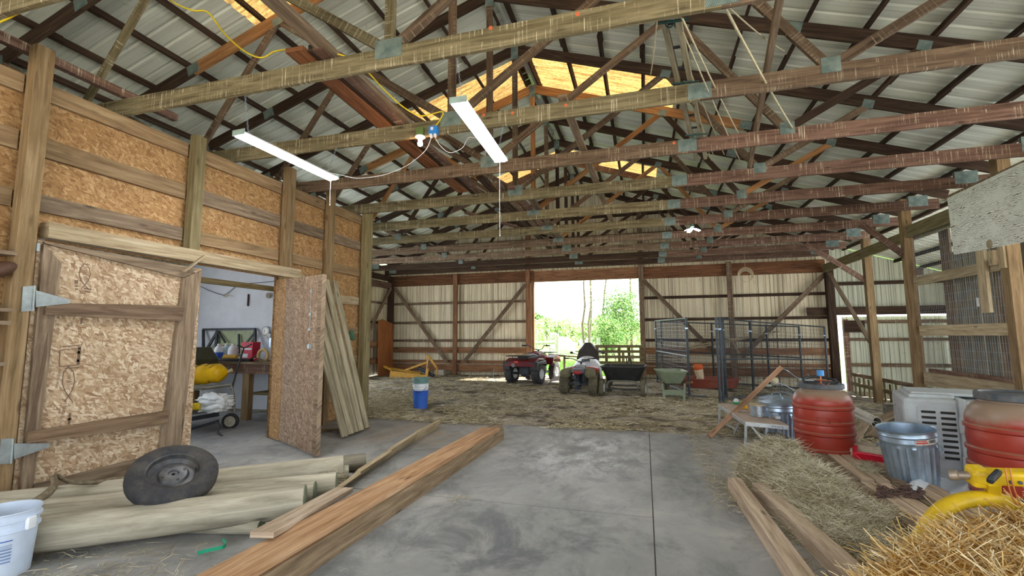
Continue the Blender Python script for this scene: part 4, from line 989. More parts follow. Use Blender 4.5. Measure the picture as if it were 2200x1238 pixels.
# galvanised cans
def can(name, loc, label, s, tilt=None, lid=True, sticker=False):
    t = thing(name, label, 'trash can', loc, group='galvanised cans', rot=tilt or (0, 0, 0))
    H, r0, r1 = .60*s, .19*s, .235*s; n = 96; mb = MB(); k = mb.mark()
    def rr(z): return r0+(r1-r0)*z/H
    zs = [0, .02, .07, .09, .11, .44, .46, .475, .49, .51, .53, .545, .56, .58, .595, .60]; off = [0, .004, .0, 0, 0, 0, 0, .0, .008, .004, .0, .008, .002, .0, .008, .008]
    prof = []
    for zi, z in enumerate(zs): prof.append((rr(z*s)+off[zi]*s, z*s))
    prof = [(0, .012)]+[(prof[0][0]-.01, .012)]+prof+[(r1+.004*s, H), (r1-.006, H-.01), (rr(H*.5)-.005, H*.5), (r0-.004, .02), (0, .02)]
    mb.lathe(prof, n)
    for i, p in enumerate(mb.v):
        z = p.z/s; r = math.hypot(p.x, p.y)
        if .10 < z < .45 and r > rr(p.z)-.003:
            a = math.atan2(p.y, p.x); q = 1+.03*(1 if math.cos(a*24) > 0 else -1); mb.v[i] = V((p.x*q, p.y*q, p.z))
    mb.build('body', GALV, t, smooth=.5, local=True)
    for a in (2.2, -.9):
        mb = MB(); o = V((math.cos(a), math.sin(a), 0)); s_ = V((-o.y, o.x, 0)); c = o*(rr(.44*s)+.012)+V((0, 0, .44*s))
        mb.tube([c-s_*.05, c-s_*.045+V((0, 0, -.05))+o*.015, c+s_*.045+V((0, 0, -.05))+o*.015, c+s_*.05], .005, 6); mb.build('handle', GALV, t, local=True)
    if lid:
        mb = MB(); mb.lathe([(r1+.014, H-.03), (r1+.018, H+.002), (r1-.02, H+.012), (r1*.6, H+.035), (r1*.2, H+.045), (0, H+.046)], 64); ld = mb.build('lid', GALV, t, smooth=.5, local=True)
        mb = MB(); mb.tube(arc((0, 0, H+.04), .06, 0, math.pi, 10, (1, 0, 0), (0, 0, .7)), .006, 6); mb.build('lid_handle', GALV, ld, local=True)
    if sticker:
        for (a0, a1, z0, z1, m_) in ((-2.05, -1.2, .485, .535, plain('sticker_worn', (176, 172, 164), .7, 0, .3, 40)), (-2.02, -1.6, .50, .512, plain('sticker_red', (196, 52, 58), .7)), (-2.0, -1.65, .52, .528, plain('sticker_red2', (196, 72, 78), .7)), (-1.55, -1.25, .5, .53, plain('sticker_dark', (92, 94, 92), .8, 0, .4, 50))):
            mb = MB(); mb.lathe([(rr(z0*s)+.010+(.001 if z1-z0 < .04 else 0), z0*s), (rr(z1*s)+.010+(.001 if z1-z0 < .04 else 0), z1*s)], 14, a0=a0, a1=a1); mb.build('sticker', m_, t, local=True)
    return t
can('galvanised_can', (1.66, 6.95, -.02), 'lidded galvanised can just left of the dusty red barrel with the pump', .9)
can('galvanised_can', (1.80, 7.60, -.05), 'lidded galvanised can farther back, mostly hidden by the nearer can', .9)
can('galvanised_can', (2.28, 5.12, .03), 'open galvanised can with a torn sticker in front of the grey plastic crate', .9, tilt=(.03, -.10, .3), lid=False, sticker=True)
# grey plastic crate
fl, u = V((2.43, 5.54, .0)), V((.955, -.30, 0)).normalized(); v_ = V((-u.y, u.x, 0))
GREYP = plain('grey_plastic', (180, 188, 194), .55, 0, .08, 5, .35, (150, 136, 116))
t = thing('plastic_crate', 'tall grey plastic animal crate with vent slots', 'crate', tuple(fl))
def cb(a0, a1, b0, b1, z0, z1, nm='shell', bev=.03, mt=None):
    mb = MB(); p = fl+u*((a0+a1)/2); mb.beam(fl+u*((a0+a1)/2)+v_*b0+V((0, 0, (z0+z1)/2)), fl+u*((a0+a1)/2)+v_*b1+V((0, 0, (z0+z1)/2)), a1-a0, z1-z0); return mb.build(nm, mt or GREYP, t, bevel=bev)
cb(0, .41, 0, .82, 0, .78); cb(.435, .80, .02, .8, 0, .77); cb(.40, .45, -.015, .83, 0, .79, 'flange', .006)
cb(.06, .40, .10, .8, .77, .81, 'top_ridge', .012); cb(.09, .78, .2, .72, .795, .825, 'top_tray', .01)
VS = plain('vent_dark', (40, 42, 40), .8)
cb(.10, .39, -.006, .01, .22, .70, 'vent_panel', .004)
for c in range(2):
    for r in range(9): cb(.13+c*.14, .235+c*.14, -.012, .0, .645-r*.052, .668-r*.052, 'vent_slot', .004, VS)
for (b, z) in ((.25, .66), (.6, .66), (.45, .38), (.2, .1)):
    p = fl+v_*b+V((0, 0, z)); mb = MB(); mb.lathe([(0, 0), (.028, 0), (.03, .01), (.012, .012), (0, .008)], 20, Matrix.Translation(p-u*.0) @ rotto(-u)); mb.build('bolt_boss', GREYP, t, smooth=.5)
for z in (.55, .2): cb(.39, .46, -.03, .0, z-.07, z+.07, 'latch', .006)
# pallets with board tops under the hay
def pallet(o, ux, uy, label, nb, L, W, grp=None, bw=.1):
    o, ux, uy = V(o), V(ux).normalized(), V(uy).normalized(); t = thing('wood_pallet', label, 'pallet', tuple(o), group=grp)
    for k in range(3):
        y = .05+k*(L-.1)/2; mb = MB(); mb.beam(o+uy*y+V((0, 0, .06)), o+uy*y+ux*W+V((0, 0, .06)), .04, .09); mb.build('runner', W_GREYB, t)
    for k in range(nb):
        x = .05+k*(W-.1)/(nb-1); mb = MB(); mb.beam(o+ux*x+V((0, 0, .115)), o+ux*x+uy*L+V((0, 0, .115)), bw, .018); mb.build('deck_board', W_TIMBER if k % 3 else W_GREYB, t)
pallet((1.66, 3.70, 0), (1, .12, 0), (.0, 1, 0), 'pallet under the hay, chain lying on its boards', 6, 1.15, .68)
pallet((1.68, 4.92, 0), (1, .12, 0), (.06, 1, 0), 'pallet in front of the dusty red barrel with the pump', 6, .95, .72)
# rusty chain heap
t = thing('rusty_chain', 'heap of rusty chain on the pallet boards', 'chain', tuple(G(1925, 1062, .13)))
mb = MB(); r2 = random.Random(3)
for k in range(70):
    f = k/70; p = G(1885+r2.random()*95, 1046+r2.random()*22, .14); a = r2.random()*6.3; ax = V((math.cos(a), math.sin(a), r2.uniform(-.3, .3))); ay = V((-math.sin(a)*.5, math.cos(a)*.5, r2.uniform(-.4, .4)))
    mb.tube([p+ax*.028*math.cos(q)+ay*.028*math.sin(q) for q in [i*math.pi/4 for i in range(8)]], .0055, 5, closed=True)
mb.build('links', plain('rusty_iron', (96, 76, 72), .85, .3, .25, 30), t, smooth=1)
# feed bag with a red band, white tarp, black items
def sack(name, label, cat, c, rx, ry, rz, rot, mat, seed, amp=.25):
    mb = MB(); Mx = Matrix.Rotation(rot, 4, 'Z')
    def fn(a, b):
        th = a*2*math.pi; ph = (b-.5)*math.pi; x = math.copysign(abs(math.cos(th))**.6, math.cos(th))*math.cos(ph)**.5; y = math.copysign(abs(math.sin(th))**.6, math.sin(th))*math.cos(ph)**.5; z = math.sin(ph)
        q = 1+amp*noise2(x*2.5+seed, y*2.5, z*2+seed); p = V((x*rx*q, y*ry*q, max(-1, z)*rz*q)); p = Mx @ p; return V(c)+p+V((0, 0, rz))
    mb.grid(fn, 40, 20); return mb.build(name, mat, smooth=1.2)
tag(sack('feed_bag', '', '', (2.22, 6.05, .02), .28, .18, .10, -.5, plain('paper_bag', (196, 186, 168), .7, 0, .12, 6, .3), 2), 'pale feed bag with a red band lying by the barrel with the pump', 'bag')
t = thing('red_bag', 'bright red shiny bag edge on the pallet beside the barrel with the pump', 'bag', (2.0, 5.78, .13))
mb = MB(); pts = [G(1838, 955, .2), G(1838, 978, .16), G(1870, 985, .16), G(1912, 990, .15)]; mb.beam(pts[1], pts[3], .03, .085, (0, -.3, 1)); mb.beam(pts[0], pts[1], .05, .05); mb.build('band', plain('red_bag', (206, 26, 52), .3, 0, .12, 18), t, bevel=.01)
mb = MB()
def tarp(u_, v2):
    p = G(1955+u_*135, 1018+u_*8+v2*58-u_*v2*10, .10); p.z = .07+.05*math.sin(u_*4+v2*2)**2+.05*noise2(u_*3, v2*3, 8)+.02*noise2(u_*11, v2*11, 8); return p
mb.grid(tarp, 40, 24); tag(mb.build('white_tarp', plain('tarp', (206, 214, 224), .45, 0, .05, 9), smooth=.9), 'crumpled white plastic sheet between the open can and the rear barrel', 'tarp')
mb = MB(); mb.tube([(2.30, 6.0, .05), (2.62, 4.0, .05)], .02, 8); tag(mb.build('metal_rail', GALV, smooth=1), 'slim metal rail lying along the edge of the pallets', 'rail')
# tire behind the hay, white rolls
t = thing('spare_wheel', 'black tire half hidden behind the hay by the folding bench', 'wheel', (1.40, 6.12, .0)); M = Matrix.Translation((1.42, 6.02, .13)) @ rotto(V((.25, -.75, .6)))
mb = MB(); mb.lathe([(.08, -.05), (.12, -.06), (.165, -.045), (.18, 0), (.165, .045), (.12, .06), (.08, .05)], 48, M, .006); mb.build('tread', RUBBER, t, smooth=.7); mb = MB(); mb.lathe([(.08, .045), (.05, .02), (0, .02)], 24, M); mb.build('rim', BLACKM, t, smooth=.5)
for (a, b, r, l) in (((1838, 882), (1885, 905), .045, 'upper rolled white tube sticking out behind the barrel with the pump'), ((1840, 892), (1880, 912), .035, 'lower rolled white tube behind the barrel with the pump')):
    mb = MB(); p, q = PY(*a, 7.6), PY(*b, 6.7); d = (q-p).normalized(); L = (q-p).length+.4; mb.lathe([(r, 0), (r, L), (r-.006, L), (r-.006, 0)], 24, Matrix.Translation(p-d*.4) @ rotto(d)); tag(mb.build('rolled_tube', plain('tube_paper', (196, 192, 182), .7, 0, .1, 10), smooth=.6), l, 'tube', 'rolled tubes')
# debris boards by the post
for (a, b, w_, l) in (((3.2, 8.3, .05), (4.9, 10.2, .3), .15, 'dark plank lying among the debris by the sliding-door post'), ((3.6, 8.0, .04), (4.6, 9.4, .2), .12, 'broken plank beside the rolled tubes'), ((2.9, 7.4, .05), (3.9, 9.3, .06), .2, 'grey plank on the floor behind the plastic crate'), ((2.5, 7.0, .03), (3.2, 8.4, .1), .12, 'short brown plank behind the barrel with the pump')):
    plank('scrap_plank', a, b, w_, .03, W_GREYB, l, grp='scrap planks')
mb = MB(); mb.box(4.62, 5.0, 11.2, 11.35, -.2, .0); tag(mb.build('wood_block', W_GREY, bevel=.01), 'grey block at the foot of the sliding-door post', 'block')
# slatted fence leaning beside the sliding door
t = thing('slatted_fence', 'low fence of green-brown slats and rails beside the sliding door', 'fence', (5.75, 14, -.3))
for z in (.28, .02): mb = MB(); mb.beam((5.62, 15.5, z), (5.62, 11.6, z), .04, .09); mb.build('rail', W_POSTG if z < .1 else W_BROWN, t)
for k in range(14): mb = MB(); mb.beam((5.67, 15.4-k*.28, -.32), (5.67, 15.4-k*.28, .2 if k % 2 else .26), .02, .1, (0, 1, 0)); mb.build('slat', W_POSTG, t)

# ------------------------------------------------------------ folding work bench with its load
ALU = plain('aluminium', (196, 200, 204), .4, .6, .1, 18, .3, (120, 124, 130))
t = thing('work_bench', 'folding aluminium work bench', 'bench', (1.25, 6.9, 0))
A0, A1, B1, B0 = G(1545, 862, .33), G(1606, 903, .335), G(1695, 916, .335), G(1640, 868, .33)
A0 = V((1.08, 8.0, .33)); B0 = V((1.48, 8.0, .33)); A1 = V((1.17, 6.42, .34)); B1 = V((1.60, 6.28, .34))
mb = MB(); mb.prism([((p-A1).dot(V((1, 0, 0))), (p-A1).dot(V((0, 1, 0)))) for p in (A1, B1, B0, A0)], .025, A1-V((0, 0, .012)), (1, 0, 0), (0, 1, 0)); mb.build('deck', plain('bench_deck', (168, 150, 136), .7, 0, .15, 14, .3), t)
for (p, q) in ((A1, B1), (A0, A1), (B0, B1)): mb = MB(); mb.beam(p-V((0, 0, .03)), q-V((0, 0, .03)), .02, .05); mb.build('edge_rail', ALU, t, bevel=.003)
LEGS = [A1+V((0, .02, -.05)), A1.lerp(B1, .50)+V((0, .02, -.05)), A0+V((.01, -.02, -.05)), B1+V((-.03, .3, -.05)), B0+V((0, -.1, -.05))]
for p in LEGS: mb = MB(); mb.beam(p, V((p.x-.02, p.y, .0)), .028, .028, (0, 1, 0)); mb.build('leg', ALU, t, bevel=.003)
for (p, q) in ((V((LEGS[0].x-.015, LEGS[0].y, .07)), V((LEGS[1].x-.015, LEGS[1].y, .05))), (LEGS[1]+V((0, 0, -.22)), LEGS[0]+V((.06, 0, 0))), (V((A0.x, A0.y-.02, .1)), V((1.2, 7.2, .08))), (V((1.14, 7.1, .05)), V((1.2, 6.9, .3))), (V((LEGS[3].x, LEGS[3].y, .06)), V((LEGS[1].x, LEGS[1].y, .05)))): mb = MB(); mb.beam(p, q, .018, .022); mb.build('strut', ALU, t)
for p in LEGS[:2]: mb = MB(); mb.ball((p.x-.02, p.y, .018), .025, n=12, mth=6); mb.build('foot', BLACKP, t)
mb = MB(); q = A1.lerp(B1, .52)+V((0, -.012, -.035)); dx = (B1-A1).normalized()
for k in range(7): mb.beam(q+dx*(.04+.018*k)+V((0, 0, .012)), q+dx*(.04+.018*k+.009)+V((0, 0, -.008+.01*(k % 2))), .002, .006)
mb.build('scribbled_mark', plain('marker_ink', (70, 64, 80), .8), t)
mb = MB(); mb.tube([LEGS[1]+V((0, -.02, -.06)), LEGS[1]+V((.05, -.03, -.07))], .012, 8); mb.build('latch', BLACKM, t)
sp = G(1632, 893, .345)
t = thing('wire_spool', 'spool of shiny fence wire standing on the folding bench', 'spool', tuple(sp))
mb = MB(); pr = [(0, 0), (.115, 0), (.115, .012), (.10, .012)]
for k in range(14): pr += [(.100+.004*(k % 2), .012+k*.0085), (.104-.004*(k % 2), .016+k*.0085)]
pr += [(.1, .135)]; mb.lathe(pr, 40, Matrix.Translation(sp)); mb.build('wire', plain('bright_wire', (176, 186, 194), .3, .8, .12, 40), t, smooth=.5)
mb = MB(); mb.lathe([(.1, .135), (.118, .135), (.118, .148), (.02, .148), (.02, .13), (0, .13)], 40, Matrix.Translation(sp)); mb.build('flange', W_PALE, t, smooth=.4)
q = G(1582, 868, .345); tt = thing('glue_jar', 'small jar with a green label and clear cap on the folding bench', 'jar', tuple(q)); mb = MB(); mb.box(q.x-.05, q.x+.05, q.y-.03, q.y+.03, .345, .375); mb.build('label', plain('green_label', (60, 150, 96), .5), tt, bevel=.004); mb = MB(); mb.lathe([(0, 0), (.035, 0), (.038, .03), (.02, .05), (0, .05)], 16, Matrix.Translation(q+V((.0, 0, .03)))); mb.build('cap', WHITEP, tt, smooth=.6)
q = G(1600, 878, .345); mb = MB(); mb.lathe([(.02, 0), (.04, 0), (.04, .045), (.02, .045)], 20, Matrix.Translation(q)); tag(mb.build('yellow_tape', plain('tape_yellow', (226, 170, 40), .5), smooth=.5), 'yellow roll of tape between the jar and the wire spool', 'tape')
mb = MB(); mb.beam(G(1648, 878, .37), G(1672, 898, .37), .06, .04); tag(mb.build('metal_box', ALU, bevel=.004), 'narrow bright metal box at the bench corner by the cans', 'box')
mb = MB(); mb.beam(V((.765, 7.08, .03)), V((1.30, 6.55, .80)), .04, .075, (0, 0, 1)); 
mb = MB(); a = V((.80, 6.95, .03)); b = PY(1678, 790, 7.6); mb.beam(a, b, .065, .055, (0, -1, .3)); tag(mb.build('leaning_post', wood('wood_pink', (128, 96, 74), (162, 126, 100), (184, 150, 122)), bevel=.004), 'long brown board leaning over the folding bench', 'board')
# loose wire fence
t = thing('fence_wire', 'tangled roll of wire fencing behind the folding bench', 'wire', (2.1, 8.2, .0)); mb = MB()
for k in range(9):
    a = PY(1650+k*9, 812+k*5.2, 8.2); b = PY(1690+k*14, 858+k*3, 7.9); mb.tube(sag(a, b, .05, 6), .003, 4)
for k in range(7):
    a = PY(1650+k*14, 858-k*9, 8.0); b = PY(1760+k*6, 830-k*6+20, 8.2); mb.tube(sag(a, b, .08, 6), .003, 4)
mb.tube(smooth_path([PY(1670, 792, 7.7), PY(1690, 796, 8), PY(1720, 815, 8), PY(1760, 818, 8.2)]), .006, 5); mb.tube(smooth_path([PY(1650, 818, 7.7), PY(1690, 830, 7.8), PY(1730, 858, 7.8)]), .006, 5); mb.build('wires', GALV, t)
mb = MB(); mb.ball(PY(1664, 818, 7.75), .055, .04, .05, n=14); tag(mb.build('twine_knot', ROPE, smooth=1), 'knotted bundle of pale twine on the loose wire', 'twine')
# timbers in front
plank('squared_timber', G(1578, 1040, .055)+V((0, 0, 0)), G(1830, 1400, .055), .115, .11, W_TIMBER, 'pale squared timber on the left of the pair beside the hay', cat='timber', bev=.006)
plank('squared_timber', G(1632, 1052, .06), G(1930, 1330, .06), .12, .12, W_TIMBER, 'pale squared timber on the right of the pair, against the hay', cat='timber', bev=.006)
# yellow pipe frame
t = thing('pipe_frame', 'yellow bent pipe gate frame lying behind the straw bale', 'frame', (1.9, 3.5, .2))
pts = smooth_path([G(1968, 1175, .27), G(1990, 1138, .35), G(2015, 1104, .43), G(2050, 1082, .48), G(2098, 1072, .50), G(2145, 1076, .49), G(2185, 1092, .46), G(2220, 1116, .4)], 6)
mb = MB(); mb.tube(pts, .042, 20); mb.build('bent_pipe', YELLOW, t, smooth=1)
a, b = G(2085, 1022, .62), G(2260, 1028, .66); mb = MB(); mb.beam(a, b, .09, .075, (0, -.2, 1)); mb.build('channel', YELLOW, t, bevel=.018)
mb = MB(); mb.beam(a+V((-.01, 0, -.0)), a+V((.07, 0, 0)), .1, .105, (0, -.2, 1)); mb.build('channel_end', YELLOW, t, bevel=.02)
mb = MB(); mb.beam(G(2132, 1034, .61), G(2132, 1068, .50), .05, .06, (1, 0, 0)); mb.build('bracket', YELLOW, t, bevel=.008)
mb = MB(); mb.beam(G(2126, 1034, .64), G(2146, 1014, .67), .03, .035, (0, -.4, 1)); mb.build('clamp', BLACKM, t, bevel=.01)
d_ = (a-b).normalized(); mb = MB(); mb.tube([a, a+d_*.05, a+d_*.055, a+d_*.09], [.022, .022, .028, .028], 14); mb.build('pipe_stub', plain('worn_steel', (150, 138, 126), .5, .5, .2, 20), t, smooth=.6)
for k in range(5): mb = MB(); c = a.lerp(b, .42+k*.11)+V((0, -.052, -.015)); mb.lathe([(0, 0), (.009, 0), (.009, .006), (0, .006)], 10, Matrix.Translation(c) @ rotto(V((0, -1, .2)))); mb.build('bolt', BLACKM, t)
mb = MB(); mb.beam(G(2195, 1075, .44), G(2235, 1105, .38), .08, .07); mb.build('joint', BLACKM, t, bevel=.01)
mb = MB()
for k in range(2): mb.tube(smooth_path([G(2160+k*10, 1006, .70), G(2166+k*10, 1040, .62), G(2178+k*10, 1075, .52), G(2200, 1100, .44)]), .004, 5)
tag(mb.build('baling_twine', plain('orange_twine', (196, 128, 70), .8), smooth=1), 'orange baling twine looped over the yellow channel', 'twine')
# ============================================================ HAY, STRAW, LITTER (uncountable)
def blades(mb, n, pfn, lfn_, w, seed, up=.5, curl=.2, tri=False):
    r = random.Random(seed)
    for _ in range(n):
        p, nz = pfn(r); L = lfn_(r); a = r.random()*2*math.pi
        d = V((math.cos(a), math.sin(a), r.uniform(-.3, 1)*up)); d = (d+nz*.25*up).normalized(); s = d.cross(V((r.uniform(-1, 1), r.uniform(-1, 1), r.uniform(-1, 1)))).normalized(); n2 = d.cross(s)
        ww = w*r.uniform(.6, 1.3); c = r.random(); m_ = p+d*L*.5+V((0, 0, curl*L*r.uniform(-.3, .3)))+s*curl*L*r.uniform(-.3, .3); e = p+d*L
        k = len(mb.v)
        if tri:
            for q in (p, m_, e): mb.v += [q+s*ww, q-s*ww*.5+n2*ww*.87, q-s*ww*.5-n2*ww*.87]
            for i in (0, 3):
                for j in range(3): mb.f.append((k+i+j, k+i+(j+1) % 3, k+i+3+(j+1) % 3, k+i+3+j)); mb.uv.append([(c, .5)]*4)
        else:
            mb.v += [p+s*ww, p-s*ww, m_-s*ww, m_+s*ww, e]
            mb.f += [(k, k+1, k+2, k+3), (k+3, k+2, k+4)]; mb.uv += [[(c, .5)]*4, [(c, .5)]*3]
# hay heap
HAYB = NT('hay_mass', .95, 0, .1); _n = HAYB.noise(HAYB.coord('Object', (30, 30, 60)), 1.2, 6, .7); HAYB.bump(_n, .8, .02); HAYB = HAYB.out(HAYB.ramp(_n, [(.3, (92, 84, 64)), (.55, (150, 140, 112)), (.75, (190, 180, 150))]))
lobes = [(1.22, 5.15, .34, .60, .40), (1.28, 4.5, .30, .52, .36), (1.25, 5.55, .26, .35, .30), (1.28, 3.9, .14, .55, .36), (2.0, 5.3, .16, .22, .16), (1.56, 4.1, .17, .3, .18)]
def hayz(x, y):
    z = 0
    for (cx, cy, h, ry, rx) in lobes:
        q = ((x-cx)/rx)**2+((y-cy)/ry)**2
        if q < 1: z = max(z, h*(1-q)**.6)
    return z
def hfn(u, v):
    x = .75+u*1.5; y = 3.2+v*2.8; z = hayz(x, y)
    return (x, y, z*(1+.28*noise2(x*9, y*9, 5))-.02+(.012*noise2(x*25, y*25, 6) if z > 0 else 0))
mb = MB(); mb.grid(hfn, 70, 110); mb2 = MB()
keep = [f for f in range(len(mb.f)) if max(mb.v[i].z for i in mb.f[f]) > -.015]
mb.f, mb.uv = [mb.f[i] for i in keep], [mb.uv[i] for i in keep]
hay = thing('hay_heap', 'heap of loose grey-green hay spilled over the pallets', 'hay', (1.35, 4.8, 0), kind='stuff')
mb.build('mound', HAYB, hay, smooth=2)
def hp(r):
    while True:
        x, y = r.uniform(.8, 2.2), r.uniform(3.25, 5.95); z = hayz(x, y)
        if z > .015: return V((x, y, z*(1+.28*noise2(x*9, y*9, 5))-.015)), V(((x-1.4)*.8, -.2, .6))
mb = MB(); blades(mb, 15000, hp, lambda r: r.uniform(.05, .17), .0013, 11, .55, .5); mb.build('stalks', HAY, hay)
# straw bale: straight stalks
bA = V((.90, 2.56, 0)); bu = V((1.23, .88, 0)).normalized(); bv = V((bu.y, -bu.x, 0)); BL_, BW_, BH_ = 1.7, .62, .40
STB = NT('straw_mass', .9, 0, .1); _n = STB.noise(STB.coord('Object', (40, 40, 40)), 1.2, 5, .7); STB.bump(_n, .8, .02); STB = STB.out(STB.ramp(_n, [(.3, (138, 92, 36)), (.55, (196, 146, 70)), (.75, (226, 186, 110))]))
bale = thing('straw_bale', 'golden straw bale in the near right corner', 'straw bale', tuple(bA), kind='stuff')
def bz(a, b): 
    e = min(1, a/.3); return BH_*(.72+.28*math.sin(e*math.pi/2))+.05*noise2(a*4, b*4, 9)+.03*noise2(a*12, b*12, 9)+a*.05
mb = MB(); mb.grid(lambda u_, v3: bA+bu*(u_*BL_)+bv*(v3*BW_)+V((0, 0, bz(u_*BL_, v3*BW_)-.02)), 60, 26)
for (p, q, e) in ((bA, bu*BL_, 0), (bA, bv*BW_, 1)):
    mb.grid(lambda u_, v3: p+q*u_+V((0, 0, v3*(bz(u_*BL_ if e == 0 else 0, 0 if e == 0 else u_*BW_)-.02))), 60 if e == 0 else 26, 10)
mb.build('mass', STB, bale, smooth=2)
def bp_(r):
    if r.random() < .72:
        a, b = r.uniform(-.02, BL_*.95), r.uniform(0, BW_); return bA+bu*a+bv*b+V((0, 0, bz(max(a, 0), b)-.03)), V((0, 0, .8))
    if r.random() < .6:
        a = r.uniform(0, BL_); return bA+bu*a+V((0, 0, r.random()**.5*bz(a, 0)-.02)), -bv
    b = r.uniform(0, BW_); return bA+bv*b+V((0, 0, r.random()*bz(0, b))), -bu
mb = MB(); blades(mb, 9000, bp_, lambda r: r.uniform(.04, .15) if r.random() < .9 else r.uniform(.15, .24), .0021, 12, .75, .12, True); mb.build('stalks', STRAW, bale)
# litter over the dirt floor and by the hay
def lp_(r):
    while True:
        x, y = r.uniform(-9.2, 7), 7.1+8.7*r.random()**1.6
        if x < -5.1 and y < 7.6: continue
        if noise2(x*1.1, y*1.9, 12)+.35*r.random() > .1: return V((x, y, gz(x, y)+.03+.03*noise2(x*1.2, y*1.2, 1))), V((0, 0, .1))
mb = MB(); blades(mb, 34000, lp_, lambda r: r.uniform(.06, .22), .0034, 13, .16, .5); tag(mb.build('straw_litter', LITTER), 'loose straw trampled over the dirt floor', 'straw', kind='stuff')
def lq_(r):
    k = r.random()
    if k < .35: p = (.55+.9*r.random()**1.4, r.uniform(4.9, 7.3))
    elif k < .6: p = (r.uniform(1.2, 3.2), r.uniform(5.9, 7.4))
    elif k < .75: p = (r.gauss(.75, .1), r.gauss(4.6, .25))
    elif k < .85: p = (r.gauss(.95, .12), r.uniform(2.6, 4.4))
    else: p = (r.gauss(-3.3, .5), r.gauss(2.1, .25))
    return V((p[0], p[1], .006)), V((0, 0, .1))
mb = MB(); blades(mb, 5200, lq_, lambda r: r.uniform(.04, .16), .0014, 14, .12, .6); tag(mb.build('hay_wisps', LITTER), 'wisps of hay scattered on the concrete', 'hay', kind='stuff')
def lt_(r): 
    p = G(712, 1052, .02); return V((r.gauss(p.x, .05), r.gauss(p.y, .06), r.uniform(.02, .16))), V((0, 0, .3))
mb = MB(); blades(mb, 420, lt_, lambda r: r.uniform(.04, .12), .0011, 15, .5, .8); tag(mb.build('straw_tuft', HAY), 'tuft of straw caught at the ends of the round posts', 'straw', kind='stuff')
def l2_(r):
    p = G(982, 1072, 0); return V((r.gauss(p.x, .04), r.gauss(p.y, .05), .005)), V((0, 0, .1))
mb = MB(); blades(mb, 70, l2_, lambda r: r.uniform(.03, .09), .0012, 16, .15, .6); tag(mb.build('straw_wisp', LITTER), 'small wisp of straw alone on the open concrete', 'straw', kind='stuff')
# hay piled against the corner post
def l3_(r):
    x, y = r.uniform(-5.3, -4.3), r.uniform(7.7, 9.2); return V((x, y, .02+.22*max(0, 1-((x+5.1)/.8)**2)*max(0, 1-((y-8.4)/.9)**2)*r.random())), V((0, 0, .2))
mb = MB(); blades(mb, 3500, l3_, lambda r: r.uniform(.06, .2), .0024, 17, .3, .5); tag(mb.build('hay_drift', LITTER), 'drift of brownish hay behind the corner post', 'hay', kind='stuff')

# ============================================================ BACK OF THE BARN
SAGE = plain('sage_poly', (122, 134, 110), .5, 0, .08, 6, .2)
# stacked pails
base = G(903, 879, gz(-4.2, 8.3)); base.z = .0
for k, (zo, mt, l) in enumerate(((0, plain('pail_blue', (42, 96, 190), .45, 0, .1, 8, .15), 'blue pail at the bottom of the nested stack'), (.13, WHITEP, 'white pail nested in the blue one'), (.24, plain('pail_teal', (108, 142, 138), .5, 0, .1, 8), 'grey-green pail on top of the nested stack'))):
    t, rr = bucket('pail', l, (base.x, base.y, zo), .98, mt, (.265, .30, .33), 'nested pails')
    if k == 1: mb = MB(); mb.tube(smooth_path([base+V((-.15, -.05, .44)), base+V((-.05, -.17, .37)), base+V((.1, -.16, .34)), base+V((.15, -.05, .43))]), .004, 5); mb.build('bail', BLACKM, t)
# wheel helper: axis along X
def atv_tire(parent, c, r, w_, name='wheel', rimc=None, n=40, mat=None, lug=True):
    M = Matrix.Translation(V(c)) @ Matrix.Rotation(math.pi/2, 4, 'Y'); h = w_/2
    mb = MB(); mb.lathe([(r*.5, -h*.9), (r*.72, -h), (r*.93, -h*.86), (r, -h*.5), (r, h*.5), (r*.93, h*.86), (r*.72, h), (r*.5, h*.9)], n, M)
    if lug:
        for k in range(18):
            a = k*2*math.pi/18
            for s in (-1, 1):
                p = V(c)+V((s*h*.48, math.cos(a)*r, math.sin(a)*r)); mb.beam(p-V((h*.38, 0, 0)), p+V((h*.38, 0, 0)), r*.09, r*.05, V((0, math.cos(a), math.sin(a))))
    o = mb.build(name, mat or RUBBERD, parent, smooth=.7, local=True)
    mb = MB(); mb.lathe([(0, h*.3), (r*.12, h*.35), (r*.3, h*.2), (r*.46, h*.5), (r*.52, h*.95)], 24, M); mb.lathe([(r*.52, -h*.95), (r*.46, -h*.5), (r*.3, -h*.2), (0, -h*.3)], 24, M); q = mb.build('rim', rimc or plain('rim_grey', (150, 146, 138), .5, .3), o, smooth=.6, local=True)
    return o
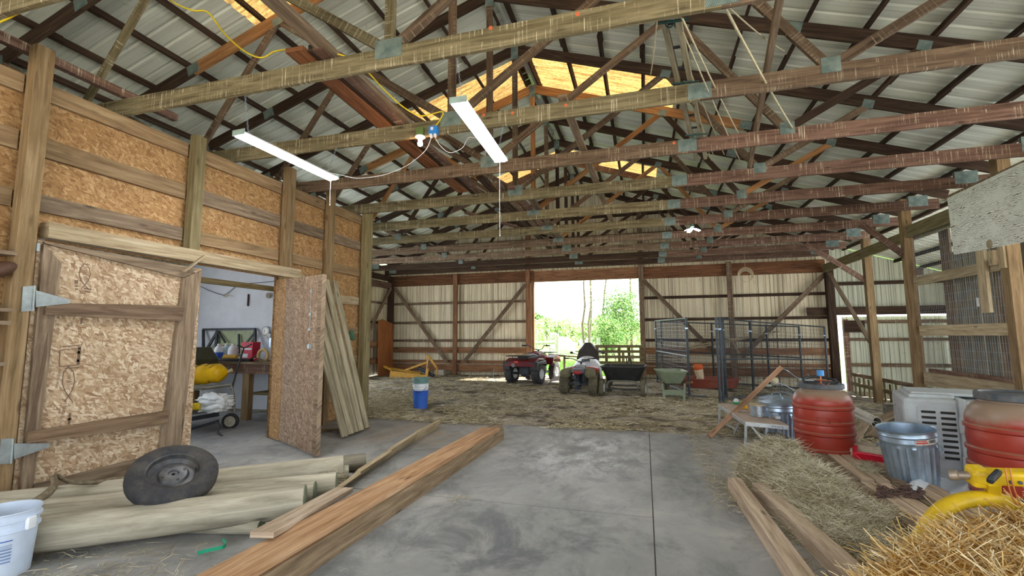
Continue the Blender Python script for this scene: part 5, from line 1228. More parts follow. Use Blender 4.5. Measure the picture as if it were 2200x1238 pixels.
# utility four-wheeler, rear towards the camera, heading +Y in its own frame
t = thing('quad_bike', 'dark red utility four-wheeler with racks by the open door', 'quad bike', (-3.40, 13.35, .02), -.22)
for (x, y, r, w_) in ((-.43, 0, .29, .24), (.43, 0, .29, .24), (-.42, 1.18, .28, .2), (.42, 1.18, .28, .2)): atv_tire(t, (x, y, r), r, w_, mat=RUBBER, rimc=WHITEP)
def L(mb, nm, mt, **k): return mb.build(nm, mt, t, local=True, **k)
mb = MB(); mb.prism([(-.36, .50), (-.32, .66), (-.1, .74), (.26, .72), (.36, .64), (.40, .52), (.34, .6), (.2, .66), (-.08, .67), (-.26, .6)], .98, (0, 0, 0), (0, 1, 0), (0, 0, 1)); L(mb, 'rear_fender', REDP, bevel=.02)
for s in (-1, 1):
    mb = MB(); mb.prism([(-.34, .40), (-.34, .64), (.3, .66), (.36, .5), (.3, .56), (-.2, .57), (-.28, .4)], .23, (s*.44, 0, 0), (0, 1, 0), (0, 0, 1)); L(mb, 'mud_guard', BLACKP, bevel=.015)
    mb = MB(); mb.prism([(.8, .5), (.86, .72), (1.1, .80), (1.4, .74), (1.5, .55), (1.4, .64), (1.15, .7), (.92, .64)], .26, (s*.40, 0, 0), (0, 1, 0), (0, 0, 1)); L(mb, 'front_fender', REDP, bevel=.02)
    mb = MB(); mb.box(s*.34-.1, s*.34+.1, .36, .8, .28, .32); L(mb, 'footwell', BLACKP)
mb = MB(); mb.prism([(-.2, .7), (-.15, .82), (.3, .86), (.62, .8), (.66, .7)], .32, (0, 0, 0), (0, 1, 0), (0, 0, 1)); L(mb, 'seat', BLACKP, bevel=.03)
mb = MB(); mb.prism([(.55, .5), (.6, .84), (.85, .92), (1.1, .86), (1.35, .74), (1.4, .5)], .34, (0, 0, 0), (0, 1, 0), (0, 0, 1)); L(mb, 'body', REDP, bevel=.03)
mb = MB(); mb.box(-.16, .16, -.1, 1.2, .26, .5); mb.box(-.1, .1, -.08, .12, .2, .34); L(mb, 'engine', BLACKM, bevel=.02)
mb = MB(); mb.tube([(-.38, 0, .29), (.38, 0, .29)], .035, 10); mb.ball((0, 0, .28), .1, .12, .1); mb.tube([(-.36, 1.18, .28), (.36, 1.18, .28)], .025, 8); mb.tube([(.15, .05, .3), (.2, .1, .6)], .03, 10); L(mb, 'axle', BLACKM, smooth=.8)
mb = MB(); mb.tube([(-.2, .1, .52), (-.2, -.34, .54), (-.2, -.36, .54)], .06, 14); L(mb, 'muffler', plain('muffler', (120, 112, 104), .5, .5), smooth=.7)
mb = MB(); mb.box(-.17, -.04, -.355, -.33, .60, .66); L(mb, 'tail_light', plain('tail_red', (200, 60, 40), .3), bevel=.01)
mb = MB(); mb.tube(smooth_path([(-.46, .72, 1.08), (-.28, .78, 1.09), (-.14, .9, .98), (0, .93, .95), (.14, .9, .98), (.28, .78, 1.09), (.46, .72, 1.08)], 4), .013, 8); mb.tube([(0, .93, .95), (0, 1.0, .8)], .03, 8); L(mb, 'handlebar', BLACKM, smooth=.8)
for s in (-1, 1): mb = MB(); mb.tube([(s*.47, .72, 1.08), (s*.34, .755, 1.085)], .019, 8); mb.tube([(s*.30, .80, 1.08), (s*.42, .83, 1.07)], .006, 6); L(mb, 'grip', BLACKP)
mb = MB()
for (y0, y1, z) in ((-.42, .12, .80), (1.02, 1.5, .86)):
    mb.tube([(-.4, y0, z), (.4, y0, z), (.4, y1, z), (-.4, y1, z)], .011, 6, closed=True)
    for k in range(5): y = y0+(y1-y0)*(k+1)/6; mb.tube([(-.4, y, z), (.4, y, z)], .008, 6)
    for s in (-.25, .25): mb.tube([(s, y0+.1, z), (s, y0+.15, z-.1)], .01, 6)
L(mb, 'cargo_rack', BLACKM)
mb = MB(); mb.tube([(-.62, -.3, .83), (.3, -.28, .84)], .018, 8); tag(mb.xf(Matrix.Translation(t.location) @ Matrix.Rotation(-.22, 4, 'Z')).build('stick', W_PALE), 'pale stick lying across the rear rack of the dark red four-wheeler', 'stick')
# sport quad
t = thing('quad_bike', 'small muddy sport quad seen from behind with rounded fenders', 'quad bike', (-1.54, 11.25, .0), .04)
for (x, y, r, w_) in ((-.34, 0, .25, .22), (.34, 0, .25, .22), (-.36, 1.05, .24, .17), (.36, 1.05, .24, .17)): atv_tire(t, (x, y, r), r, w_)
MUD = plain('mud_fender', (96, 92, 70), .7, 0, .2, 9, .4, (134, 122, 92))
for s in (-1, 1):
    mb = MB(); k = mb.mark(); mb.grid(lambda a, b: V((s*(.17+.24*b), -.30+.62*a, .44+.20*math.sin(math.pi*(.12+.8*a))-.05*b*b)), 14, 6); mb.grid(lambda a, b: V((s*(.17+.24*b), -.30+.62*a, .42+.20*math.sin(math.pi*(.12+.8*a))-.05*b*b)), 14, 6)
    mb.grid(lambda a, b: V((s*(.17+.24*a), -.30, .42+.02*b+.20*math.sin(math.pi*.12)-.05*a*a)), 6, 1); mb.ball((s*.29, -.27, .52), .13, .025, .11, n=20); L(mb, 'rear_fender', MUD, smooth=1)
    mb = MB(); mb.grid(lambda a, b: V((s*(.2+.22*b), .8+.55*a, .46+.16*math.sin(math.pi*(.1+.8*a))-.04*b)), 10, 5); mb.grid(lambda a, b: V((s*(.2+.22*b), .8+.55*a, .445+.16*math.sin(math.pi*(.1+.8*a))-.04*b)), 10, 5); L(mb, 'front_fender', plain('quad_red', (170, 70, 50), .4), smooth=1)
mb = MB(); mb.prism([(-.3, .52), (-.34, .6), (-.1, .66), (.35, .62), (.5, .58), (.45, .5)], .22, (0, 0, 0), (0, 1, 0), (0, 0, 1)); L(mb, 'seat', BLACKP, bevel=.03)
mb = MB(); mb.prism([(.4, .45), (.45, .68), (.7, .7), (1.0, .6), (1.15, .45)], .24, (0, 0, 0), (0, 1, 0), (0, 0, 1)); L(mb, 'tank', plain('quad_pale', (150, 148, 150), .4), bevel=.03)
mb = MB(); mb.ball((0, -.34, .545), .11, .03, .045); L(mb, 'tail_light', plain('quad_tail', (150, 36, 44), .3), smooth=1)
mb = MB(); mb.prism([(-.36, .54), (-.33, .63), (-.2, .63), (-.2, .54)], .3, (0, 0, 0), (0, 1, 0), (0, 0, 1)); L(mb, 'tail_cowl', plain('quad_grey', (92, 90, 90), .5), bevel=.02)
mb = MB(); mb.box(-.12, .12, .1, .8, .22, .5); mb.tube([(0, -.1, .18), (0, .5, .3)], .05, 10); mb.tube([(-.34, 0, .25), (.34, 0, .25)], .03, 10); mb.tube([(.04, -.05, .3), (.03, .2, .54)], .045, 12); mb.tube([(-.1, -.1, .42), (-.08, .3, .4)], .05, 12); mb.box(-.1, .02, -.08, .02, .12, .32); L(mb, 'engine', BLACKM, smooth=.7)
mb = MB(); mb.tube(smooth_path([(-.40, .52, .84), (-.2, .58, .82), (0, .64, .74), (.2, .58, .82), (.40, .52, .84)], 4), .012, 8); mb.tube([(0, .64, .74), (0, .75, .6)], .025, 8); L(mb, 'handlebar', BLACKM, smooth=.8)
for s in (-1, 1): mb = MB(); mb.tube([(s*.41, .52, .84), (s*.3, .55, .83)], .018, 8); L(mb, 'grip', BLACKP)
# snowmobile facing the camera (its nose towards -Y)
t = thing('snowmobile', 'white and orange snowmobile with a dark windshield facing the camera in the doorway', 'snowmobile', (-1.6, 13.5, .0), .03)
HW = plain('hood_white', (220, 220, 226), .3, 0, .04); HO = plain('hood_orange', (204, 84, 46), .35, 0, .08)
def hood(u_, v3):
    a = (u_-.5)*2; x = a*(.46-.12*v3); y = -.55+v3*.75; z = .50+.34*math.sin(v3*math.pi/2)-.22*abs(a)**2.2; return (x, y, z)
mb = MB(); mb.grid(hood, 24, 14); mb.grid(lambda u_, v3: ((u_-.5)*.92, -.55+.0*v3, .50-.22*abs((u_-.5)*2)**2.2-v3*(.2-.12*abs((u_-.5)*2))), 24, 4); L(mb, 'hood', HW, smooth=1)
mb = MB(); mb.prism([(-.3, 0), (-.2, .17), (.2, .17), (.3, 0), (.2, -.06), (-.2, -.06)], .04, (0, -.57, .38), (1, 0, 0), (0, -.0, 1)); L(mb, 'nose', HO, bevel=.015)
mb = MB(); mb.prism([(-.17, 0), (-.13, .12), (.13, .12), (.17, 0)], .05, (0, -.40, .66), (1, 0, 0), (0, .5, 1)); L(mb, 'light_surround', HW, bevel=.02)
mb = MB(); mb.prism([(-.12, 0), (-.1, .07), (.1, .07), (.12, 0)], .05, (0, -.425, .685), (1, 0, 0), (0, .5, 1)); L(mb, 'headlight', plain('lens', (92, 98, 92), .15), bevel=.008)
def wsw(b): return .33-.06*b/.6 if b < .6 else .27-.12*(b-.6)/.4
mb = MB(); mb.grid(lambda a, b: ((a-.5)*2*wsw(b), .0+.22*b+.2*((a-.5)*2)**2, .74+.46*b-.04*((a-.5)*2)**2), 20, 12); mb.grid(lambda a, b: ((a-.5)*2*wsw(b), .01+.22*b+.2*((a-.5)*2)**2, .745+.46*b-.04*((a-.5)*2)**2), 20, 12); L(mb, 'windshield', plain('smoke_shield', (66, 62, 62), .25, 0, .1), smooth=1)
for s in (-1, 1):
    mb = MB(); mb.beam((s*.28, .1, .86), (s*.44, .08, .9), .03, .02); mb.ball((s*.45, .06, .91), .05, .03, .035); L(mb, 'mirror', BLACKP)
    mb = MB(); mb.prism([(-.9, .18), (-.82, .03), (.35, .02), (.4, .06), (-.75, .08), (-.84, .2)], .13, (s*.42, 0, 0), (0, 1, 0), (0, 0, 1)); L(mb, 'ski', BLACKP, bevel=.01)
    mb = MB(); mb.tube([(s*.42, -.2, .06), (s*.36, -.18, .3), (s*.22, -.1, .4)], .025, 8); mb.tube([(s*.4, -.22, .12), (s*.3, -.1, .5)], .04, 10); L(mb, 'suspension', BLACKM)
    mb = MB(); mb.prism([(-.45, .2), (-.5, .42), (.3, .5), (.35, .2)], .04, (s*.36, 0, 0), (0, 1, 0), (0, 0, 1)); L(mb, 'side_panel', HO, bevel=.01)
    mb = MB(); mb.tube([(s*.1, .36, .92), (s*.38, .42, .94)], .014, 8); L(mb, 'handlebar', BLACKP)
mb = MB(); mb.prism([(.3, .4), (.4, .72), (1.2, .7), (1.45, .6), (1.4, .42)], .36, (0, 0, 0), (0, 1, 0), (0, 0, 1)); L(mb, 'seat', BLACKP, bevel=.03)
mb = MB(); mb.prism([(-.2, .08), (-.1, .36), (1.3, .38), (1.5, .3), (1.5, .1), (1.3, .02), (0, .02)], .40, (0, 0, 0), (0, 1, 0), (0, 0, 1)); L(mb, 'track', RUBBER, bevel=.03)
# red and white sled half hidden to the left of the snowmobile
mb = MB(); p = G(1207, 818, .12); mb.grid(lambda a, b: (p.x+(a-.5)*.75, p.y+(b-.5)*.3, .02+.25*math.sin(math.pi*a)**.5*math.sin(math.pi*(.15+.7*b))), 20, 8); tag(mb.build('grey_cowl', plain('cowl', (196, 192, 190), .4, 0, .1, 4, .3, (190, 90, 60)), smooth=1), 'low pale cowl lying between the two four-wheelers', 'cowl')
# dump cart
t = thing('dump_cart', 'black tub dump cart on a tube frame', 'cart', (-.50, 11.55, -.02), -.08)
def tub(w0, w1, l0, l1, z0, z1, th, nm, mt, xo=0):
    def ring(k): f = [0, 1][k]; return (w0+(w1-w0)*f, l0+(l1-l0)*f, z0+(z1-z0)*f)
    mb = MB()
    def rr_(W, L_, z, n=28, c=.18):
        out = []
        for i in range(n):
            a = 2*math.pi*i/n; ca, sa = math.cos(a), math.sin(a); e = .35; out.append(V((xo+W/2*math.copysign(abs(ca)**e, ca), L_/2*math.copysign(abs(sa)**e, sa), z)))
        return out
    rings = [rr_(w0*.6, l0*.6, z0), rr_(w0, l0, z0+.0), rr_(w0+.02, l0+.02, z0+.03), rr_(w1, l1, z1-.03), rr_(w1+.03, l1+.03, z1-.03), rr_(w1+.04, l1+.04, z1), rr_(w1-.01, l1-.01, z1), rr_(w0-.02, l0-.02, z0+.03), rr_(w0*.5, l0*.5, z0+.025)]
    k = len(mb.v); n = 28
    for r in rings: mb.v += r
    for i in range(len(rings)-1):
        for j in range(n): mb.f.append((k+i*n+j, k+i*n+(j+1) % n, k+(i+1)*n+(j+1) % n, k+(i+1)*n+j)); mb.uv.append([(0, 0)]*4)
    mb.f.append(tuple(range(k+n-1, k-1, -1))); mb.uv.append([(0, 0)]*n); mb.f.append(tuple(range(k+8*n, k+9*n))); mb.uv.append([(0, 0)]*n)
    return L(mb, nm, mt, smooth=.6)
tub(.72, 1.0, .7, 1.0, .37, .71, .01, 'tub', BLACKP)
for y in (-.36, .42):
    for s in (-1, 1): atv_tire(t, (s*(.42 if y > 0 else .47), y, .21), .21, .11, lug=False, rimc=WHITEP)
    mb = MB(); mb.tube([(-.4, y, .19), (.4, y, .19)], .014, 8); L(mb, 'axle', BLACKM)
for y in (-.36, .42): mb = MB(); mb.tube(smooth_path([(-.36, y, .19), (-.34, y, .3), (-.26, y, .365), (0, y, .37), (.26, y, .365), (.34, y, .3), (.36, y, .19)], 4), .02, 8); L(mb, 'frame_hoop', plain('frame_grey', (120, 118, 104), .6, .2), smooth=.8)
mb = MB(); mb.tube([(0, -.36, .37), (0, .42, .37)], .02, 8); L(mb, 'frame_bar', BLACKM)
for (x, z, l) in ((.12, .78, 'tool handle leaning in the dump cart, left of the two'), (.22, .8, 'tool handle leaning in the dump cart, right of the two')):
    a = t.location+V((x, .1, .45)); mb = MB(); mb.tube([a, a+V((-.06, .05, .42))], .017, 8); tag(mb.build('tool_handle', BLACKP), l, 'tool')
# wheelbarrow
t = thing('wheelbarrow', 'sage green poly wheelbarrow seen from its legs end', 'wheelbarrow', (.54, 11.25, -.02), .12)
tub(.42, .62, .6, .86, .36, .64, .01, 'tub', SAGE)
for s in (-1, 1):
    mb = MB(); mb.beam((s*.2, -.34, .0), (s*.24, -.3, .37), .05, .04, (0, 1, 0)); L(mb, 'leg', SAGE, bevel=.006)
    mb = MB(); mb.beam((s*.3, -.75, .44), (s*.1, .65, .26), .035, .04); L(mb, 'handle', W_POST)
mb = MB(); mb.beam((-.24, -.33, .17), (.24, -.33, .17), .02, .12, (0, 0, 1)); L(mb, 'leg_brace', SAGE, bevel=.006)
atv_tire(t, (0, .58, .19), .19, .09, lug=False)
# upright pallet in the doorway
t = thing('upright_pallet', 'yellowish slatted pallet standing on edge in the doorway', 'pallet', (-.78, 15.1, 0), .06)
for z in (.34, .55, .73, .90, 1.06): mb = MB(); mb.beam((-.75, 0, z), (.75, 0, z), .02, .09); L(mb, 'slat', W_POSTG)
for x in (-.68, -.4, 0, .3, .66): mb = MB(); mb.beam((x, .06, .0), (x, .06, 1.1), .09, .09, (0, 1, 0)); L(mb, 'post', W_POST)
# pile of thin rails behind the red four-wheeler
for k in range(4):
    mb = MB(); a = V((-3.1+.02*k, 15.4-.1*k, .74+.02*k)); mb.beam(a, a+V((1.5-.1*k, .5+.08*k, -.06-.03*k)), .07, .035); tag(mb.build('loose_rail', W_BROWN), ['topmost rail', 'second rail', 'third rail', 'lowest rail'][k]+' of the bundle sticking out behind the dark red four-wheeler', 'board', 'bundle of rails in the doorway')
mb = MB(); mb.tube([(-2.6, 15.55, 0), (-2.6, 15.55, .74)], .04, 8); tag(mb.build('prop_post', W_GREY), 'short post propping the bundle of rails', 'post')
# yellow implement
t = thing('rear_blade', 'yellow tractor blade with an A-frame near the back left corner', 'implement', (-7.9, 14.3, 0))
def yb(a, b, w_, h_, nm='beam', up=(0, 0, 1)): mb = MB(); mb.beam(a, b, w_, h_, up); mb.build(nm, YELLOWD, t, bevel=.006)
Y0 = 14.2
yb(PY(838, 805, Y0), PY(918, 815, Y0+.1), .05, .26, 'blade', (0, 0, 1)); yb(PY(828, 790, 14.9), PY(905, 803, 14.8), .1, .08); yb(PY(826, 787, 14.6), PY(842, 795, 14.4), .1, .06)
yb(PY(870, 796, 14.5), PY(920, 778, 14.5), .06, .07); yb(PY(918, 762, 14.5), PY(918, 812, 14.5), .05, .05, 'mast', (1, 0, 0)); yb(PY(920, 765, 14.5), PY(938, 790, 14.5), .05, .07, 'mast'); yb(PY(939, 790, 14.5), PY(939, 806, 14.5), .05, .05, 'lug', (1, 0, 0)); yb(PY(919, 792, 14.3), PY(917, 808, 14.3), .05, .08, 'lug', (1, 0, 0))
mb = MB(); mb.tube([PY(898, 790, 14.6), PY(932, 808, 14.6)], .06, 8); mb.build('shaft', BLACKM, t)
mb = MB(); mb.tube([PY(921, 768, 14.45), PY(915, 800, 14.4), PY(914, 812, 14.3)], .012, 5); mb.build('rope', ROPE, t)
# red-brown plywood sheet leaning in the corner
mb = MB(); mb.prism([(0, 0), (1.05, 0), (1.1, 1.85), (.35, 2.0), (.1, 1.9)], .02, (-8.96, 14.45, .03), (-.02, 1, 0), (-.045, 0, 1)); mb.uv = [[(v, u) for u, v in f] for f in mb.uv]; tag(mb.build('plywood_sheet', wood('wood_ply', (130, 78, 44), (160, 100, 60), (178, 118, 74))), 'reddish plywood sheet leaning in the back left corner', 'plywood')
mb = MB(); mb.box(-7.3, -6.95, 15.5, 15.75, 0, .2); tag(mb.build('white_block', plain('block_white', (190, 184, 172), .8, 0, .1, 8, .3), bevel=.01), 'whitish block at the foot of the back wall', 'block')
mb = MB(); mb.tube(smooth_path([V((-4.35, 13.6, .02)), V((-4.5, 13.7, .2)), V((-4.46, 13.7, .4))]), .008, 5); tag(mb.build('bent_rod', GALV), 'thin bent rod standing left of the dark red four-wheeler', 'rod')

# wire kennel
KN = plain('kennel_frame', (66, 74, 82), .45, .4, .15, 14, .15)
def kpanel(a, b, label, h=1.82, n=None, gate=False):
    a, b = V(a), V(b); a.z = gz(a.x, a.y)+.03; b.z = gz(b.x, b.y)+.03; t = thing('kennel_panel', label, 'kennel panel', tuple(a), group='wire kennel panels')
    Lh = (b-a).length; d = (b-a)/Lh; Z = V((0, 0, 1))
    for q in (a, b): mb = MB(); mb.tube([q, q+Z*h], .027, 8); mb.build('post', KN, t)
    for z in (.06, .5*h+.0, h-.02): mb = MB(); mb.tube([a+Z*z, b+Z*z], .018, 8); mb.build('rail', KN, t)
    mb = MB(); m_ = max(6, int(Lh/.055))
    for k in range(1, m_): p = a+d*(Lh*k/m_); mb.tube([p+Z*.06, p+Z*(h-.02)], .003, 3)
    for k in range(1, 18): z = .06+(h-.08)*k/18; mb.tube([a+Z*z, b+Z*z], .003, 3)
    mb.build('wire_grid', KN, t)
    for q, s in ((a, 1), (b, -1)):
        mb = MB(); c = q+Z*(h*.86); mb.beam(c-d*.03, c+d*.03, .05, .03); mb.build('clamp', GALV, t)
    return t
K0, KA, KB, KC, KR = (.33, 14.5, 0), (.96, 11.65, 0), (1.52, 11.0, 0), (2.44, 12.3, 0), (4.75, 14.6, 0)
kpanel(K0, KA, 'kennel panel running from the door end towards the wheelbarrow'); kpanel(KB, KC, 'kennel panel in front, right of the kennel opening'); kpanel(KC, KR, 'long kennel panel running back to the dark corner post')
N1, N2, N3 = (1.95, 15.1, 0), (3.45, 15.2, 0), (4.3, 15.2, 0)
kpanel((.5, 15.0, 0), N1, 'back kennel panel nearest the big door'); kpanel(N1, N2, 'middle back kennel panel'); kpanel(N2, N3, 'short back kennel panel by the dark corner post')
kpanel((1.60, 11.10, 0), (1.80, 11.98, 0), 'kennel gate swung inwards beside the opening')
mb = MB(); p = V((.99, 11.6, .0)); mb.beam(p-V((.08, .05, -.01)), p+V((.32, -.05, .01)), .06, .03); tag(mb.build('foot_bar', KN), 'dark foot bar on the ground at the kennel opening', 'bar')
for (a, b, l) in (((1.0, 15.3, 1.0), (3.8, 15.3, 1.5), 'long pale pole resting on the wall rails behind the kennel'), ((1.2, 15.35, .95), (3.3, 15.4, 1.38), 'thin yellowish pole below the long pale pole')): mb = MB(); mb.tube([a, b], .025, 8); tag(mb.build('pole', W_PALE), l, 'pole')
mb = MB(); mb.tube([(2.5, 15.2, 1.25), (2.75, 15.2, .7)], .03, 8); tag(mb.build('pale_stick', W_PALE), 'short pale stick hanging behind the kennel', 'stick')
p = V((1.62, 14.2, gz(1.6, 14.2)+.03)); t = thing('red_tray', 'shallow red plastic tray inside the kennel', 'tray', tuple(p))
mb = MB(); mb.lathe([(0, .01), (.75, .01), (.85, .25), (.9, .25), (.9, .22), (.86, .22), (.78, -.0), (0, -.0)], 40, Matrix.Translation(p) @ Matrix.Diagonal((1, .6, 1, 1))); mb.build('rim', plain('tray_red', (132, 60, 46), .5, 0, .1, 8, .3), t, smooth=.6)
t = thing('orange_toy', 'orange and cream plastic toy standing in the red tray', 'toy', (1.35, 14.15, .0)); q = V((1.45, 14.15, gz(1.4, 14.1)+.04))
mb = MB(); mb.tube([q, q+V((.02, 0, .25)), q+V((-.02, 0, .45))], [.12, .1, .13], 12); mb.build('body', plain('cream', (206, 186, 156), .6), t, smooth=1); mb = MB(); mb.ball(q+V((-.02, -.02, .52)), .14, .1, .1); mb.build('head', plain('toy_orange', (206, 96, 44), .5), t, smooth=1)
for (p, c, l) in ((G(1648, 832, -.1), (214, 222, 206), 'pale dish on the kennel floor'), (G(1624, 838, -.1), (190, 200, 180), 'small pale dish beside the kennel wire')): mb = MB(); mb.ball(p+V((0, 0, .04)), .14, .1, .05); tag(mb.build('dish', plain('dish', c, .5), smooth=1), l, 'dish')
for k in range(5): mb = MB(); a = V((.02+.02*k, 15.3-.05*k, .55+.07*k)); mb.beam(a, a+V((1.0, -.1, .05*(k % 3)-.05)), .06, .03); tag(mb.build('stacked_board', W_GREYB), ['lowest board', 'second board up', 'middle board', 'fourth board up', 'topmost board'][k]+' stacked right of the doorway behind the kennel', 'board', 'boards stacked by the doorway')
# ============================================================ INSIDE THE WORKSHOP
YWB = 6.45
t = thing('workbench', 'wooden workbench along the white wall', 'bench', (-7, 6.8, 0))
mb = MB(); mb.box(-8.9, -5.35, YWB, 7.2, .94, .98); mb.build('bench_top', W_GREYB, t)
mb = MB(); mb.box(-8.9, -5.35, YWB+.02, YWB+.06, .78, .94); mb.build('apron', W_RED, t)
for x in (-6.56, -5.45, -8.4): 
    for y in (YWB+.08, 7.1): mb = MB(); mb.box(x-.07, x+.07, y-.05, y+.05, 0, .94); mb.build('leg', W_POST, t)
mb = MB(); mb.box(-6.5, -5.4, YWB+.1, 7.15, .42, .46); mb.build('shelf', W_POSTG, t)
mb = MB(); mb.box(-6.4, -5.6, 7.25, 7.45, .05, .9); tag(mb.build('hardboard_sheet', plain('panel_green', (146, 156, 112), .8, 0, .1)), 'pale green panel under the workbench', 'panel')
def on_bench(px, py, y=6.8): q = PY(px, py, y); q.z = .981; return q
def jug(px, label, mat, h, r, capm, name='jug', y=6.75, sq=False):
    q = on_bench(px, 765, y); t = thing(name, label, name, tuple(q)); mb = MB()
    mb.lathe([(0, 0), (r, 0), (r, h*.62), (r*.8, h*.78), (r*.35, h*.9), (r*.3, h*.93), (0, h*.93)], 20, Matrix.Translation(q)); mb.build('body', mat, t, smooth=.7); mb = MB(); mb.lathe([(0, h*.93), (r*.36, h*.93), (r*.36, h), (0, h)], 14, Matrix.Translation(q)); mb.build('cap', capm, t)
    return t, q
BLUEL = plain('label_blue', (50, 92, 180), .5); CLEAR = plain('jug_clear', (190, 206, 216), .3); REDL = plain('box_red', (196, 36, 62), .5)
tj, q = jug(469, 'white jug with a blue label on the workbench', WHITEP, .30, .075, WHITEP); mb = MB(); mb.lathe([(.0765, .03), (.0765, .15)], 20, Matrix.Translation(q)); mb.build('label', BLUEL, tj)
jug(486, 'clear jug standing between the white jugs', CLEAR, .30, .08, WHITEP, y=6.9); jug(500, 'plain white jug on the workbench next to the red box', WHITEP, .30, .085, WHITEP, y=6.85); jug(478, 'small bottle with an orange cap on the workbench', WHITEP, .27, .05, plain('cap_orange', (200, 96, 40), .5), 'bottle', 7.0)
q = on_bench(538, 765, 6.95); t = thing('red_box', 'red carton on the workbench', 'box', tuple(q)); mb = MB(); mb.box(q.x-.14, q.x+.12, q.y-.08, q.y+.1, q.z, q.z+.33); mb.build('carton', REDL, t, bevel=.005); mb = MB(); mb.box(q.x-.10, q.x+.02, q.y-.084, q.y-.08, q.z+.05, q.z+.12); mb.box(q.x-.12, q.x+.1, q.y-.084, q.y-.08, q.z+.19, q.z+.22); mb.build('pale_print', WHITEP, t)
q = on_bench(565, 766, 6.7); mb = MB(); mb.tube(arc(q+V((0, 0, .10)), .10, .0, 2*math.pi, 24)[:-1], .028, 8, closed=True); tag(mb.build('tape_ring', plain('tape_tan', (196, 170, 116), .6), smooth=1), 'tan ring of tape standing on the workbench', 'tape')
q = on_bench(495, 762, 6.6); mb = MB(); mb.tube([q+V((-.12, 0, .06)), q+V((.14, 0, .07))], [.055, .04], 12); mb.beam(q+V((.05, 0, .05)), q+V((.16, .0, .0)), .04, .05); tag(mb.build('yellow_tool', plain('tool_yellow', (206, 160, 40), .5), smooth=.8), 'yellow power tool lying on the workbench', 'tool')
q = on_bench(455, 762, 6.6); mb = MB(); mb.box(q.x-.3, q.x+.9, q.y-.06, q.y+.05, q.z, q.z+.05); tag(mb.build('black_case', BLACKP, bevel=.01), 'long flat black case along the bench edge', 'case')
for k in range(7): q = on_bench(528+k*6, 766, 6.6+.05*(k % 3)); mb = MB(); mb.beam(q+V((0, 0, .02)), q+V((.16-.05*k, .05, .05+.03*(k % 3))), .03, .02); tag(mb.build('bench_clutter', [W_PALE, BLACKM, W_GREYB, REDL][k % 4]), f'{ORD[k]} bit of clutter lying by the red carton on the workbench', 'clutter', 'clutter on the workbench')
# framed screen leaning on the wall behind the bench
t = thing('window_screen', 'dark metal framed panel leaning behind the workbench', 'frame', (-7.4, 7.4, .98))
fr = [PY(437, 760, 7.3), PY(437, 708, 7.45), PY(548, 707, 7.45), PY(548, 765, 7.3)]
for a, b in zip(fr, fr[1:]+fr[:1]): mb = MB(); mb.beam(a, b, .04, .04, (0, 1, 0)); mb.build('bar', BLACKM, t)
for (a, b, w_) in (((468, 711), (440, 758), .05), ((468, 712), (484, 736), .03), ((546, 716), (525, 742), .03), ((513, 718), (513.4, 760), .03), ((466, 711), (464, 752), .05)): mb = MB(); mb.beam(PY(*a, 7.42), PY(*b, 7.38), w_, .03, (0, 1, 0)); mb.build('strut', BLACKM, t)
mb = MB(); mb.face([PY(468, 711, 7.46), PY(546, 711, 7.46), PY(540, 764, 7.44), PY(452, 764, 7.44)]); mb.face([PY(452, 764, 7.47), PY(540, 764, 7.47), PY(546, 711, 7.49), PY(468, 711, 7.49)]); mb.build('panel', plain('panel_sage', (160, 170, 138), .8, 0, .08), t)
# things hung on the white wall
def hung(px, py, r, label, mat):
    q = PY(px, py, 7.47); mb = MB(); mb.lathe([(0, .0), (r, .004), (r, .012), (r*.7, .02), (r*.3, .02), (r*.3, .012), (0, .012)], 28, Matrix.Translation(q) @ rotto((0, -1, 0))); tag(mb.build('round_disc', mat, smooth=.5), label, 'disc', 'round things on the workshop wall')
hung(577, 635, .058, 'small round tan disc high on the white workshop wall', plain('disc_tan', (150, 140, 124), .6)); hung(571, 712, .095, 'metal saw blade hung lower on the white workshop wall', plain('disc_steel', (150, 152, 150), .4, .5)); hung(578, 722, .055, 'grey disc overlapping the saw blade on the workshop wall', plain('disc_grey', (176, 178, 176), .5, .3))
q = PY(581, 735, 7.45); mb = MB(); mb.box(q.x-.02, q.x+.02, 7.44, 7.49, q.z-.1, q.z+.08); tag(mb.build('hung_scissors', GALV), 'small grey tool hanging under the saw blade', 'tool')
mb = MB(); mb.box(PY(587, 735, 7.12).x, PY(600, 735, 7.12).x, 7.10, 7.16, .985, 1.55); tag(mb.build('dark_poster', plain('dark_blue_box', (38, 44, 62), .5), bevel=.004), 'tall dark blue box standing at the wall by the door edge', 'box')
mb = MB(); mb.tube(sag(PY(430, 615, 7.47), PY(482, 635, 7.47), .02), .006, 5); mb.tube(sag(PY(482, 635, 7.47), PY(510, 612, 7.47), .01), .006, 5); mb.tube(sag(PY(430, 606, 7.47), PY(600, 603, 7.47), .05), .006, 5); tag(mb.build('wall_wire', BLACKM), 'dark wires strung across the white workshop wall', 'wire')
q = PY(483, 635, 7.46); mb = MB(); mb.tube(arc(q, .03, 0, 6.28, 14)[:-1], .008, 6, closed=True); mb.tube([q+V((.03, 0, 0)), q+V((.22, 0, -.02))], .008, 6); tag(mb.build('wall_hook', ROPE), 'pale ring and stick hanging on the wall wires', 'hook')
mb = MB(); q = PY(533, 645, 7.48); mb.box(q.x-.012, q.x+.012, 7.47, 7.49, q.z-.12, q.z+.12); tag(mb.build('rust_bar', W_DARK), 'little rusty bar on the white workshop wall', 'bar')
